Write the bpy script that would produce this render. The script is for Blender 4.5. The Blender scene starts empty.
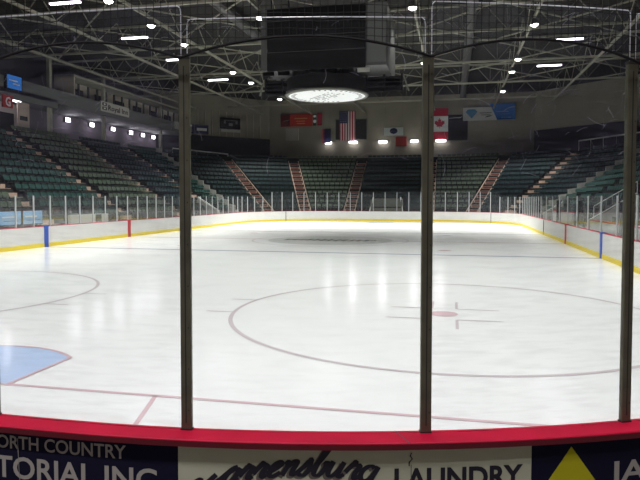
import bpy, bmesh, math, random
from mathutils import Vector, Matrix
random.seed(7)
S = .3048                      # everything below is laid out in feet
COL = bpy.context.scene.collection
sc = bpy.context.scene
R = math.radians
PI = math.pi

# ------------------------------------------------------------ camera, world, exposure
CAMX, CAMY, CAMZ = 23.092, -22.754, 8.267
cam_d = bpy.data.cameras.new('camera')
cam = bpy.data.objects.new('camera', cam_d); COL.objects.link(cam)
yaw, pitch, roll = .21594, .03849, .00085
F = Vector((-math.sin(yaw)*math.cos(pitch), math.cos(yaw)*math.cos(pitch), -math.sin(pitch)))
Rt = Vector((math.cos(yaw), math.sin(yaw), 0)); U = Rt.cross(F)
R2 = math.cos(roll)*Rt + math.sin(roll)*U; U2 = -math.sin(roll)*Rt + math.cos(roll)*U
m = Matrix((R2, U2, -F)).transposed().to_4x4()
m.translation = Vector((CAMX, CAMY, CAMZ))*S
cam.matrix_world = m
cam_d.sensor_width = 36; cam_d.lens = 36*602.87/640; cam_d.shift_y = -19.18/640
cam_d.clip_start = .05; cam_d.clip_end = 500
sc.camera = cam
w = bpy.data.worlds.new('world'); sc.world = w; w.use_nodes = True
w.node_tree.nodes['Background'].inputs[0].default_value = (.6, .65, .7, 1)
w.node_tree.nodes['Background'].inputs[1].default_value = 0.0
sc.view_settings.view_transform = 'Standard'; sc.view_settings.look = 'None'
sc.view_settings.exposure = 0.0; sc.view_settings.gamma = 1
LAMP_W = 930.0                 # each high-bay lamp
TUBE_W = 16.0
NEAR_FILL_W = 370.0                 # unseen fill tubes added behind the camera
CONCOURSE_W = 30.0

# ------------------------------------------------------------ materials
MATS = {}
def mat(name, col, rough=.6, metal=0, spec=.5, emit=None, es=0, noise=0, nscale=4, bump=0):
    if name in MATS: return MATS[name]
    M = bpy.data.materials.new(name); M.use_nodes = True
    nt = M.node_tree; b = nt.nodes['Principled BSDF']
    b.inputs['Base Color'].default_value = (*col, 1); b.inputs['Roughness'].default_value = rough
    b.inputs['Metallic'].default_value = metal; b.inputs['Specular IOR Level'].default_value = spec
    if emit:
        b.inputs['Emission Color'].default_value = (*emit, 1); b.inputs['Emission Strength'].default_value = es
    if noise or bump:
        tc = nt.nodes.new('ShaderNodeTexCoord'); n = nt.nodes.new('ShaderNodeTexNoise')
        n.inputs['Scale'].default_value = nscale; n.inputs['Detail'].default_value = 6
        nt.links.new(tc.outputs['Object'], n.inputs['Vector'])
        if noise:
            r = nt.nodes.new('ShaderNodeMapRange')
            r.inputs['From Min'].default_value = .3; r.inputs['From Max'].default_value = .7
            r.inputs['To Min'].default_value = 1-noise; r.inputs['To Max'].default_value = 1+noise
            nt.links.new(n.outputs['Fac'], r.inputs['Value'])
            mx = nt.nodes.new('ShaderNodeVectorMath'); mx.operation = 'SCALE'
            mx.inputs[0].default_value = col; nt.links.new(r.outputs['Result'], mx.inputs['Scale'])
            nt.links.new(mx.outputs['Vector'], b.inputs['Base Color'])
        if bump:
            bm_ = nt.nodes.new('ShaderNodeBump'); bm_.inputs['Strength'].default_value = bump; bm_.inputs['Distance'].default_value = .02
            nt.links.new(n.outputs['Fac'], bm_.inputs['Height']); nt.links.new(bm_.outputs['Normal'], b.inputs['Normal'])
    MATS[name] = M; return M

def ice_mat(name, col):
    M = mat(name, col, rough=.22, spec=.14)
    nt = M.node_tree; b = nt.nodes['Principled BSDF']
    tc = nt.nodes.new('ShaderNodeTexCoord')
    n = nt.nodes.new('ShaderNodeTexNoise'); n.inputs['Scale'].default_value = .35; n.inputs['Detail'].default_value = 5
    n2 = nt.nodes.new('ShaderNodeTexNoise'); n2.inputs['Scale'].default_value = 5; n2.inputs['Detail'].default_value = 8
    r = nt.nodes.new('ShaderNodeMapRange'); r.inputs['To Min'].default_value = .11; r.inputs['To Max'].default_value = .18
    r2 = nt.nodes.new('ShaderNodeMapRange'); r2.inputs['From Min'].default_value = .3; r2.inputs['From Max'].default_value = .7
    r2.inputs['To Min'].default_value = .975; r2.inputs['To Max'].default_value = 1.0
    nt.links.new(tc.outputs['Object'], n.inputs['Vector']); nt.links.new(tc.outputs['Object'], n2.inputs['Vector'])
    nt.links.new(n.outputs['Fac'], r.inputs['Value']); nt.links.new(r.outputs['Result'], b.inputs['Roughness'])
    nt.links.new(n2.outputs['Fac'], r2.inputs['Value'])
    mx = nt.nodes.new('ShaderNodeVectorMath'); mx.operation = 'SCALE'; mx.inputs[0].default_value = col
    nt.links.new(r2.outputs['Result'], mx.inputs['Scale']); nt.links.new(mx.outputs['Vector'], b.inputs['Base Color'])
    return M

def glass_mat(name, haze=.02, tint=(.96, .98, .97), hcol=(.8, .82, .9), refl=.6):
    M = bpy.data.materials.new(name); M.use_nodes = True; nt = M.node_tree
    for n in list(nt.nodes): nt.nodes.remove(n)
    out = nt.nodes.new('ShaderNodeOutputMaterial'); t = nt.nodes.new('ShaderNodeBsdfTransparent'); t.inputs[0].default_value = (*tint, 1)
    g = nt.nodes.new('ShaderNodeBsdfGlossy'); g.inputs['Roughness'].default_value = .04
    fr = nt.nodes.new('ShaderNodeFresnel'); fr.inputs[0].default_value = 1.3
    mul = nt.nodes.new('ShaderNodeMath'); mul.operation = 'MULTIPLY'; mul.inputs[1].default_value = refl
    m1 = nt.nodes.new('ShaderNodeMixShader'); m2 = nt.nodes.new('ShaderNodeMixShader')
    d = nt.nodes.new('ShaderNodeBsdfDiffuse'); d.inputs[0].default_value = (*hcol, 1)
    # scuffed plexiglass: fine streaky smears; a stronger haze imitates reflected light
    tc = nt.nodes.new('ShaderNodeTexCoord'); mp = nt.nodes.new('ShaderNodeMapping'); mp.inputs['Scale'].default_value = (1.5, 1.5, 14); mp.inputs['Rotation'].default_value = (.5, .4, 0)
    n = nt.nodes.new('ShaderNodeTexNoise'); n.inputs['Scale'].default_value = 3; n.inputs['Detail'].default_value = 9
    r = nt.nodes.new('ShaderNodeMapRange'); r.inputs['From Min'].default_value = .45; r.inputs['From Max'].default_value = .8
    r.inputs['To Min'].default_value = haze*.6; r.inputs['To Max'].default_value = haze*3
    nt.links.new(tc.outputs['Object'], mp.inputs['Vector']); nt.links.new(mp.outputs['Vector'], n.inputs['Vector']); nt.links.new(n.outputs['Fac'], r.inputs['Value'])
    nt.links.new(fr.outputs[0], mul.inputs[0]); nt.links.new(mul.outputs[0], m1.inputs[0])
    nt.links.new(t.outputs[0], m1.inputs[1]); nt.links.new(g.outputs[0], m1.inputs[2])
    nt.links.new(r.outputs['Result'], m2.inputs[0]); nt.links.new(m1.outputs[0], m2.inputs[1]); nt.links.new(d.outputs[0], m2.inputs[2])
    nt.links.new(m2.outputs[0], out.inputs[0]); return M

ICE = ice_mat('ice_white', (.86, .865, .875))
ICE_LINE = ice_mat('ice_faint_red_line', (.63, .56, .59))
ICE_RED = ice_mat('ice_red_paint', (.68, .50, .54))
ICE_BLUE = ice_mat('ice_blue_line_paint', (.36, .38, .50))
ICE_CREASE = ice_mat('ice_crease_blue', (.48, .60, .84))
ICE_DARKMARK = ice_mat('ice_center_grey', (.30, .30, .29))
ICE_PALE = ice_mat('ice_center_pale', (.66, .67, .66))
BOARD = mat('board_white', (.74, .73, .71), .45, noise=.04, nscale=1.5)
KICK = mat('kick_yellow', (.85, .66, .05), .5)
CAP = mat('cap_red', (.60, .008, .045), .5, spec=.2, noise=.12, nscale=3)
CAP_SHADE = mat('cap_red_shaded', (.14, .003, .012), .5)  # cap red darkened for the shade on its front
BSTRIPE = mat('stripe_blue', (.03, .10, .50), .5)
RSTRIPE = mat('stripe_red', (.55, .03, .04), .5)
SEAM = mat('seam_grey', (.12, .12, .12), .7)
NAVY = mat('ad_navy', (.010, .011, .030), .8, spec=.15)
CREAM = mat('ad_cream', (.60, .64, .45), .8, spec=.2, noise=.05, nscale=2)
ADTXT = mat('ad_text_stone', (.46, .45, .39), .8, spec=.2)
ADBLACK = mat('ad_text_black', (.012, .012, .022), .6)
ADSHADE = mat('ad_text_shade', (.16, .15, .12), .6)
ADYEL = mat('ad_yellow', (.62, .60, .02), .8, spec=.2)
POST = mat('post_bronze', (.135, .135, .088), .42, metal=.25, noise=.25, nscale=6)
POSTD = mat('post_groove', (.035, .033, .024), .6)
EDGE = mat('pane_edge_glint', (.85, .85, .92), .3)
ALU = mat('aluminium', (.62, .64, .64), .4, metal=.2)
NETM = mat('net_black', (.006, .006, .006), .9)
CONC = mat('terrace_concrete', (.018, .020, .019), .9, noise=.2, nscale=.5)
FLOOR = mat('walkway_concrete', (.20, .17, .16), .8, noise=.15, nscale=.6)
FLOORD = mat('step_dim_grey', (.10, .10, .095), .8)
STEPM = mat('step_pink_beige', (.46, .33, .26), .8, noise=.15, nscale=2)
STEPR = mat('step_red_riser', (.15, .045, .035), .8)
STEPG = mat('step_pale_grey', (.42, .41, .37), .8, noise=.12, nscale=2)
DARK = mat('dark_void', (.012, .013, .013), .9)
STEEL = mat('steel_beige', (.30, .295, .23), .6, noise=.15, nscale=1)
STEELD = mat('steel_dim', (.16, .16, .13), .7)
DECK = mat('roof_deck', (.014, .014, .013), .9, noise=.2, nscale=.3)
WALLB = mat('wall_beige_block', (.27, .25, .185), .85, noise=.12, nscale=.3)
WALLD = mat('wall_dark', (.07, .07, .075), .9, noise=.15, nscale=.3)
FASC = mat('fascia_grey', (.13, .135, .13), .8, noise=.1, nscale=.3)
LATT = mat('panel_tan', (.36, .32, .26), .8, noise=.1, nscale=.5)
BLACK = mat('black_housing', (.007, .007, .008), .8, spec=.2)
GREYH = mat('grey_housing', (.09, .09, .088), .6)
WHITE = mat('white_panel', (.75, .75, .73), .5)
REDC = mat('banner_red', (.50, .035, .015), .8)
REDF = mat('flag_red', (.50, .02, .045), .8)
NAVYC = mat('flag_navy', (.015, .02, .08), .8)
BLUEC = mat('sign_blue', (.03, .16, .50), .6)
SIGNB = mat('sign_blue_backlit', (.02, .15, .5), .5, emit=(.02, .18, .65), es=.35)
SCRB = mat('display_pale_blue', (.15, .35, .62), .4, emit=(.25, .45, .75), es=.25)
SIGNR = mat('sign_red_g', (.45, .02, .02), .6)
LENS = mat('lamp_lens', (1, 1, 1), .4, emit=(1, .97, .88), es=14)
TUBE = mat('tube_lens', (1, 1, 1), .4, emit=(.96, .88, 1), es=9)
DISC = mat('backlit_disc', (.8, .8, .8), .6, emit=(1, 1, 1), es=.30)
GLASS = glass_mat('plexiglass_near', .009)
GLASS_GLARE = glass_mat('plexiglass_glare_haze', .020, hcol=(.70, .70, .92))  # outer panes: reflected light put into a stronger bluish haze
GLASSF = glass_mat('plexiglass_rink', .018, refl=.25)
SCUFF = mat('scuff_white', (.45, .45, .52), .8)
TEAL = mat('seat_teal', (.008, .050, .040), .5)
DTEAL = mat('seat_dark_teal', (.006, .024, .026), .5)
OLIVE = mat('seat_olive_green', (.072, .100, .066), .5)
SEATD = mat('seat_frame_dark', (.01, .012, .012), .7)
RAIL = mat('rail_white', (.85, .85, .82), .5)

# ------------------------------------------------------------ mesh builder (feet in, metres out)
class MB:
    def __init__(s): s.v = []; s.f = []; s.mi = []; s.m = []
    def _mi(s, m):
        if m not in s.m: s.m.append(m)
        return s.m.index(m)
    def add(s, vs, fs, m):
        o = len(s.v); s.v += [tuple(p) for p in vs]; k = s._mi(m)
        for f in fs: s.f.append(tuple(i+o for i in f)); s.mi.append(k)
        return s
    def box(s, a, b, m, rot=None, c=None):
        vs = [(x, y, z) for x in (a[0], b[0]) for y in (a[1], b[1]) for z in (a[2], b[2])]
        if rot is not None:
            ca, sa = math.cos(rot), math.sin(rot); c = c or ((a[0]+b[0])/2, (a[1]+b[1])/2)
            vs = [(c[0]+(x-c[0])*ca-(y-c[1])*sa, c[1]+(x-c[0])*sa+(y-c[1])*ca, z) for x, y, z in vs]
        return s.add(vs, [(0, 1, 3, 2), (4, 6, 7, 5), (0, 4, 5, 1), (2, 3, 7, 6), (0, 2, 6, 4), (1, 5, 7, 3)], m)
    def bar(s, p, q, r, m, n=4, r2=None, up=None):
        p = Vector(p); q = Vector(q); d = (q-p)
        if d.length < 1e-6: return s
        d.normalize(); up = Vector(up or ((0, 0, 1) if abs(d.z) < .95 else (1, 0, 0)))
        a = d.cross(up).normalized(); b = a.cross(d); vs = []; r2 = r if r2 is None else r2
        for P, rr_ in ((p, r), (q, r2)):
            for i in range(n):
                t = 2*PI*(i+.5)/n; vs.append(P+(a*math.cos(t)+b*math.sin(t))*rr_)
        fs = [(i, (i+1) % n, n+(i+1) % n, n+i) for i in range(n)]+[tuple(range(n-1, -1, -1)), tuple(range(n, 2*n))]
        return s.add(vs, fs, m)
    def poly_tube(s, pts, r, m, n=5):
        pts = [Vector(p) for p in pts]; vs = []; N = len(pts)
        for i, P in enumerate(pts):
            d = (pts[min(i+1, N-1)]-pts[max(i-1, 0)]).normalized()
            up = Vector((0, 0, 1)) if abs(d.z) < .95 else Vector((1, 0, 0))
            a = d.cross(up).normalized(); b = a.cross(d)
            for k in range(n):
                t = 2*PI*k/n; vs.append(P+(a*math.cos(t)+b*math.sin(t))*r)
        fs = [(i*n+k, i*n+(k+1) % n, (i+1)*n+(k+1) % n, (i+1)*n+k) for i in range(N-1) for k in range(n)]
        fs += [tuple(range(n-1, -1, -1)), tuple(range((N-1)*n, N*n))]
        return s.add(vs, fs, m)
    def lathe(s, c, prof, m, n=24, cap=True):
        vs = []
        for r, z in prof:
            for k in range(n):
                t = 2*PI*k/n; vs.append((c[0]+r*math.cos(t), c[1]+r*math.sin(t), c[2]+z))
        fs = [(i*n+k, i*n+(k+1) % n, (i+1)*n+(k+1) % n, (i+1)*n+k) for i in range(len(prof)-1) for k in range(n)]
        if cap: fs += [tuple(range(n-1, -1, -1)), tuple(range((len(prof)-1)*n, len(prof)*n))]
        return s.add(vs, fs, m)
    def prism(s, poly, z0, z1, m):          # poly in plan
        n = len(poly); vs = [(x, y, z0) for x, y in poly]+[(x, y, z1) for x, y in poly]
        return s.add(vs, [tuple(range(n-1, -1, -1)), tuple(range(n, 2*n))]+[(i, (i+1) % n, n+(i+1) % n, n+i) for i in range(n)], m)
    def slab(s, poly, axis, a, b, m):       # polygon drawn in the plane square to axis, extruded a..b
        def P(u, v, t): return (t, u, v) if axis == 0 else (u, t, v)
        n = len(poly); vs = [P(u, v, a) for u, v in poly]+[P(u, v, b) for u, v in poly]
        return s.add(vs, [tuple(range(n-1, -1, -1)), tuple(range(n, 2*n))]+[(i, (i+1) % n, n+(i+1) % n, n+i) for i in range(n)], m)
    def sweep(s, path, prof, m, closed=False, capends=True):
        """path: list of (x,y,nx,ny); prof: list of (offset,z) closed loop"""
        n = len(prof); vs = []
        for x, y, nx, ny in path:
            for o, z in prof: vs.append((x+nx*o, y+ny*o, z))
        N = len(path); fs = []
        for i in range(N if closed else N-1):
            j = (i+1) % N
            for k in range(n): fs.append((i*n+k, j*n+k, j*n+(k+1) % n, i*n+(k+1) % n))
        if not closed and capends: fs += [tuple(range(n)), tuple(range((N-1)*n+n-1, (N-1)*n-1, -1))]
        return s.add(vs, fs, m)
    def mesh(s, name, at=(0, 0, 0)):
        me = bpy.data.meshes.new(name)
        me.from_pydata([((x-at[0])*S, (y-at[1])*S, (z-at[2])*S) for x, y, z in s.v], [], s.f)
        for q in s.m: me.materials.append(q)
        me.polygons.foreach_set('material_index', s.mi); me.update(); 
        bm = bmesh.new(); bm.from_mesh(me); bmesh.ops.recalc_face_normals(bm, faces=bm.faces); bm.to_mesh(me); bm.free()
        return me
    def build(s, name, parent=None, at=None, label=None):
        """parent: Empty standing at `at`"""
        if parent is not None and at is None: at = parent['_at']
        at = at if at is not None else center_base(s.v)
        o = bpy.data.objects.new(name, s.mesh(name, at)); COL.objects.link(o)
        if parent is not None: o.parent = parent; o['_at'] = at
        else: o.location = Vector(at)*S; o['_at'] = at
        if label: o['label'] = label
        return o
def center_base(v):
    xs = [p[0] for p in v]; ys = [p[1] for p in v]; zs = [p[2] for p in v]
    return ((min(xs)+max(xs))/2, (min(ys)+max(ys))/2, min(zs))
def tag(o, label, cat, group=None, kind=None):
    o['label'] = label; o['category'] = cat
    if group: o['group'] = group
    if kind: o['kind'] = kind
    return o
def thing(name, label, cat, at, group=None):
    o = bpy.data.objects.new(name, None); COL.objects.link(o); o.empty_display_size = .1
    o.location = Vector(at)*S; o['_at'] = at
    return tag(o, label, cat, group)
def struct(mb, name, parent=None):
    o = mb.build(name, parent)
    if parent is None: o['kind'] = 'structure'
    return o
def copy_tree(root, loc, rz=0):
    r = root.copy(); COL.objects.link(r); r.location = Vector(loc)*S; r.rotation_euler = (0, 0, rz)
    for ch in list(root.children):
        c = ch.copy(); COL.objects.link(c); c.parent = r
        for g in list(ch.children):
            d = g.copy(); COL.objects.link(d); d.parent = c
    return r

# ------------------------------------------------------------ the rink outline and the bowl outline
HW, Y0, Y1, CR = 42.9, -11.3, 189.0, 27.9
def outline(step=2.0, hw=HW, y0=Y0, y1=Y1, cr=CR, a0=None):
    """closed list of (x,y,nx,ny), outward normals, counter-clockwise from near centre"""
    pts = []
    def line(p, q, n):
        L = math.dist(p, q); k = max(1, round(L/step))
        for i in range(k): t = i/k; pts.append((p[0]+(q[0]-p[0])*t, p[1]+(q[1]-p[1])*t, *n))
    def arc(c, a, b):
        k = max(8, round(cr*abs(b-a)/step))
        for i in range(k): t = a+(b-a)*i/k; pts.append((c[0]+cr*math.cos(t), c[1]+cr*math.sin(t), math.cos(t), math.sin(t)))
    x = hw-cr
    line((0, y0), (x, y0), (0, -1)); arc((x, y0+cr), -PI/2, 0); line((hw, y0+cr), (hw, y1-cr), (1, 0))
    arc((x, y1-cr), 0, PI/2); line((x, y1), (-x, y1), (0, 1)); arc((-x, y1-cr), PI/2, PI)
    line((-hw, y1-cr), (-hw, y0+cr), (-1, 0)); arc((-x, y0+cr), PI, 1.5*PI); line((-x, y0), (0, y0), (0, -1))
    return pts
RINK = outline(1.0)
# cumulative length for lookup by arc length
def cum(pts):
    c = [0]
    for i in range(len(pts)): c.append(c[-1]+math.dist(pts[i][:2], pts[(i+1) % len(pts)][:2]))
    return c
RC = cum(RINK); RL = RC[-1]
def at_len(u):
    u %= RL; lo = 0; hi = len(RINK)
    while hi-lo > 1:
        mid = (lo+hi)//2
        if RC[mid] <= u: lo = mid
        else: hi = mid
    t = (u-RC[lo])/(RC[lo+1]-RC[lo]); a = RINK[lo]; b = RINK[(lo+1) % len(RINK)]
    nx = a[2]+(b[2]-a[2])*t; ny = a[3]+(b[3]-a[3])*t; L = math.hypot(nx, ny)
    return (a[0]+(b[0]-a[0])*t, a[1]+(b[1]-a[1])*t, nx/L, ny/L)
def rink_len(x, y):             # arc length of the outline point nearest to x,y
    i = min(range(len(RINK)), key=lambda i: math.dist(RINK[i][:2], (x, y))); return RC[i]
def near_map(th, z, r):         # near-right corner: angle along the boards, height, radius
    r -= .31; th *= 1.0133
    if th >= 0: return Vector((15+r*math.sin(R(th)), 16.6-r*math.cos(R(th)), z))
    return Vector((15+28.2*R(th), 16.6-r, z))
def near_pt(th, rad, z=0): return near_map(th, z, rad)

# ------------------------------------------------------------ floor, ice
fl = MB(); fl.box((-104, -40, -.6), (104, 252, -.02), FLOOR); struct(fl, 'floor')
ice = MB(); poly = [(p[0], p[1]) for p in RINK]
n = len(poly); ice.add([(x, y, .012) for x, y in poly], [tuple(range(n))], ICE)
iceo = struct(ice, 'floor_ice')
ZL = .03
def flat(name, polys, m, label=None):
    b = MB()
    for k, p in enumerate(polys): b.add([(x, y, ZL) for x, y in p], [tuple(range(len(p)))], m)
    return b.build(name, iceo, at=iceo['_at'], label=label)
def ring(cx, cy, r, w_, a0=0, a1=2*PI, n=96):
    out = []
    for i in range(n):
        a = a0+(a1-a0)*i/n; b = a0+(a1-a0)*(i+1)/n
        out.append([(cx+(r-w_/2)*math.cos(a), cy+(r-w_/2)*math.sin(a)), (cx+(r+w_/2)*math.cos(a), cy+(r+w_/2)*math.sin(a)),
                    (cx+(r+w_/2)*math.cos(b), cy+(r+w_/2)*math.sin(b)), (cx+(r-w_/2)*math.cos(b), cy+(r-w_/2)*math.sin(b))])
    return out
def rect(x0, x1, y0, y1): return [(x0, y0), (x1, y0), (x1, y1), (x0, y1)]
def half_w(y):                  # half width of the ice at y
    if y < Y0+CR: return (HW-CR)+math.sqrt(max(0, CR*CR-(Y0+CR-y)**2))
    if y > Y1-CR: return (HW-CR)+math.sqrt(max(0, CR*CR-(y-Y1+CR)**2))
    return HW
YB, YR, YB2, YG2 = 65.4, 91.8, 118.5, 180
SPX, SPY = 22.57, 20.7
for y in (0, YG2): flat('goal_line', [rect(-half_w(y), half_w(y), y-.12, y+.12)], ICE_RED if y == 0 else ICE_LINE)
for y in (YB, YB2): flat('blue_line', [rect(-HW, HW, y-.45, y+.45)], ICE_BLUE)
flat('center_line', [rect(-HW, HW, YR-.45, YR+.45)], ICE_RED)
for sx in (-1, 1):
    for (cy, sgn) in ((SPY, 1), (YG2-SPY, -1)):
        cx = sx*SPX
        flat('faceoff_circle', ring(cx, cy, 15, .30), ICE_LINE)
        hs = []
        for ex in (-1, 1):
            for ey in (-1, 1):
                x0 = cx+ex*math.sqrt(15**2-2.6**2); hs.append(rect(min(x0, x0+ex*2.1), max(x0, x0+ex*2.1), cy+ey*2.6-.12, cy+ey*2.6+.12))
        flat('hash_mark', hs, ICE_LINE)
        ls = []
        for ex in (-1, 1):
            for ey in (-1, 1):
                ls.append(rect(min(cx+ex*.9, cx+ex*3.9), max(cx+ex*.9, cx+ex*3.9), cy+ey*2.0-.12, cy+ey*2.0+.12))
                ls.append(rect(cx+ex*.9-.1, cx+ex*.9+.1, min(cy+ey*2.0, cy+ey*5.0), max(cy+ey*2.0, cy+ey*5.0)))
        flat('faceoff_bracket', ls, ICE_LINE)
        flat('faceoff_spot', [[(cx+math.cos(t*PI/16), cy+math.sin(t*PI/16)) for t in range(32)]], ICE_RED)
for (gy, s) in ((0, 1), (YG2, -1)):
    cr_ = [(4, gy+s*.1), (4, gy+s*4.4)]+[(6*math.sin(a), gy+s*6*math.cos(a)) for a in [math.asin(4/6)*(1-2*i/20) for i in range(21)]]+[(-4, gy+s*.1)]
    flat('goal_crease', [cr_], ICE_CREASE)
    ZL = .045
    ed = [rect(4-.1, 4+.1, min(gy, gy+s*4.5), max(gy, gy+s*4.5)), rect(-4.1, -3.9, min(gy, gy+s*4.5), max(gy, gy+s*4.5))]
    a0 = math.acos(4/6); ed += ring(0, gy, 6, .2, a0 if s > 0 else a0+PI, PI-a0 if s > 0 else 2*PI-a0, 30)
    flat('crease_outline', ed, ICE_RED); ZL = .03
    if s > 0:
        tr = []
        for e in (-1, 1): tr.append([(e*11.0, 0), (e*11.2, 0), (e*14.1, -10.9), (e*13.9, -10.9)])
        flat('trapezoid_line', tr, ICE_RED)
flat('center_circle', ring(0, YR, 15, .25), ICE_LINE)
# centre ice: slanted dark bars on a pale round field
pale = [[(12*math.cos(t*PI/24), YR+12*math.sin(t*PI/24)) for t in range(48)]]
flat('center_pale_field', pale, ICE_PALE)
ZL = .05
lg = []
for i in range(13):
    a = -9+i*1.4; lg.append([(a, YR-3+abs(i-6)*.25), (a+1.0, YR-3+abs(i-6)*.25), (a+1.3, YR+3-abs(i-6)*.2), (a+.3, YR+3-abs(i-6)*.2)])
flat('center_dark_mark', lg, ICE_DARKMARK); ZL = .03
for (x, y) in ((-22, 73), (22, 73), (-22, 111), (22, 111)):
    flat('neutral_spot', [[(x+math.cos(t*PI/16), y+math.sin(t*PI/16)) for t in range(32)]], ICE_RED)

# ------------------------------------------------------------ dasher boards around the rink
bd = thing('dasher_boards', 'white dasher boards with yellow kickplate and red cap ringing the ice', 'rink boards', (0, 89, 0))
b = MB(); b.sweep(RINK, [(.05, 0.0), (.55, 0.0), (.55, 3.40), (.05, 3.40)], BOARD, closed=True); b.build('board_panel', bd)
b = MB(); b.sweep(RINK, [(.0, 0.02), (.05, 0.02), (.05, .68), (.0, .68)], KICK, closed=True); b.build('kickplate', bd, label='yellow kickplate')
b = MB(); b.sweep(RINK, [(.12, 3.42), (.74, 3.42), (.74, 3.48), (.72, 3.50), (.14, 3.50), (.12, 3.48)], CAP, closed=True)
b.build('cap_rail', bd, label='red cap rail')
b = MB(); b.sweep(RINK, [(.56, 3.355), (.75, 3.355), (.75, 3.465), (.738, 3.465), (.738, 3.42), (.56, 3.42)], CAP_SHADE, closed=True); b.build('cap_lip_shade', bd, label='lip under the cap rail, its shade painted dark red')  # shade on the cap front painted as a darker red layer
for sx in (-1, 1):
    for (y, mm, nm, hw_) in ((YB, BSTRIPE, 'blue_stripe', .5), (YR, RSTRIPE, 'red_stripe', .5), (YB2, SEAM, 'grey_stripe', .12), (40, SEAM, 'board_seam', .04)):
        b = MB(); b.box((sx*(HW-.05), y-hw_, .02), (sx*(HW+.05), y+hw_, 3.36), mm)
        if mm != SEAM: b.box((sx*(HW-.12), y-hw_, 3.36), (sx*(HW+.4), y+hw_, 3.60), mm)
        b.build(nm, bd)
for (x, sgn) in ((-34, 1), (36.5, 1)):
    u = rink_len(x, 181); p = at_len(u); b = MB(); b.sweep([at_len(u-.12), at_len(u+.12)], [(-.1, .02), (-.05, .02), (-.05, 3.4), (-.1, 3.4)], SEAM); b.build('board_seam', bd)
# hairline joint in the near cap rail
b = MB(); pa = near_pt(14.25, 28.35, 3.495); pb = near_pt(14.6, 28.94, 3.495); b.bar(pa, pb, .013, SEAM, 4); b.build('cap_joint', bd)

# ------------------------------------------------------------ near end: advertising panels on the spectators' side
FR = 28.76     # face radius
def near_sheet(name, parent, t0, t1, z0, z1, r0, r1, m, n=24):
    b = MB(); vs = []
    for i in range(n+1):
        th = t0+(t1-t0)*i/n
        for r, z in ((r0, z0), (r1, z0), (r1, z1), (r0, z1)): vs.append(near_map(th, z, r))
    b.add(vs, [(4*k+j, 4*k+4+j, 4*k+4+(j+1) % 4, 4*k+(j+1) % 4) for k in range(n) for j in range(4)]+[(0, 1, 2, 3), (4*n+3, 4*n+2, 4*n+1, 4*n)], m)
    return b.build(name, parent)
DEG = 1/R(1)/28.6     # degrees per foot along the face
def text_mesh(txt, bold=0, res=4):
    cu = bpy.data.curves.new('tmp', 'FONT'); cu.body = txt; cu.resolution_u = res; cu.offset = bold
    o = bpy.data.objects.new('tmp', cu); COL.objects.link(o); bpy.context.view_layer.update()
    dg = bpy.context.evaluated_depsgraph_get(); me = bpy.data.meshes.new_from_object(o.evaluated_get(dg))
    vs = [(v.co.x, v.co.y) for v in me.vertices]; fs = [tuple(p.vertices) for p in me.polygons]
    bpy.data.objects.remove(o); bpy.data.curves.remove(cu); bpy.data.meshes.remove(me)
    return vs, fs
def near_text(txt, parent, th0, th1, z0, z1, m, anchor='both', bold=.01, r=FR+.055, name='lettering'):
    vs, fs = text_mesh(txt, bold)
    x0 = min(v[0] for v in vs); x1 = max(v[0] for v in vs); y0 = min(v[1] for v in vs if True); y1 = max(v[1] for v in vs)
    capb = 0; b = MB()
    out = [near_map(th0+(x-x0)/(x1-x0)*(th1-th0), z0+(y-0)/(y1-0)*(z1-z0), r) for x, y in vs]
    b.add(out, fs, m); return b.build(name, parent)
adN = thing('advertising_panel', 'navy board panel lettered NORTH COUNTRY JANITORIAL INC below the red cap', 'advertisement', near_map(-1, 0, FR))
near_sheet('panel', adN, -9.5, 5.50, .1, 3.38, FR, FR+.05, NAVY)
near_text('NORTH COUNTRY', adN, -3.20, 3.34, 2.975, 3.25, ADTXT, bold=.016)
near_text('JANITORIAL INC', adN, -5.45, 4.64, 2.35, 2.81, ADTXT, bold=.02)
b = MB(); 
b.bar(near_map(-1.6, 3.2, FR+.06), near_map(-1.55, 2.5, FR+.06), .006, ADTXT, 4); b.bar(near_map(-1.55, 2.5, FR+.06), near_map(-1.35, 1.2, FR+.06), .006, ADTXT, 4); b.build('scratch', adN)
adW = thing('advertising_panel', 'cream board panel lettered Warrensburg LAUNDRY with a cracked seam', 'advertisement', near_map(12, 0, FR))
near_sheet('panel', adW, 5.52, 19.62, .1, 3.38, FR, FR+.05, CREAM)
near_text('LAUNDRY', adW, 14.08, 19.26, 2.51, 2.935, ADBLACK, bold=.03)
b = MB(); cr2 = [(14.75, 3.24), (14.70, 3.18), (14.78, 3.12), (14.66, 3.05), (14.66, 2.98)]
b.poly_tube([near_map(t, z, FR+.055) for t, z in cr2], .013, ADBLACK, 4)
b.poly_tube([near_map(14.74, 3.0, FR+.055), near_map(14.74, .2, FR+.055)], .006, SEAM, 4); b.build('cracked_seam', adW, label='dark crack running down the panel seam')
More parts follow.
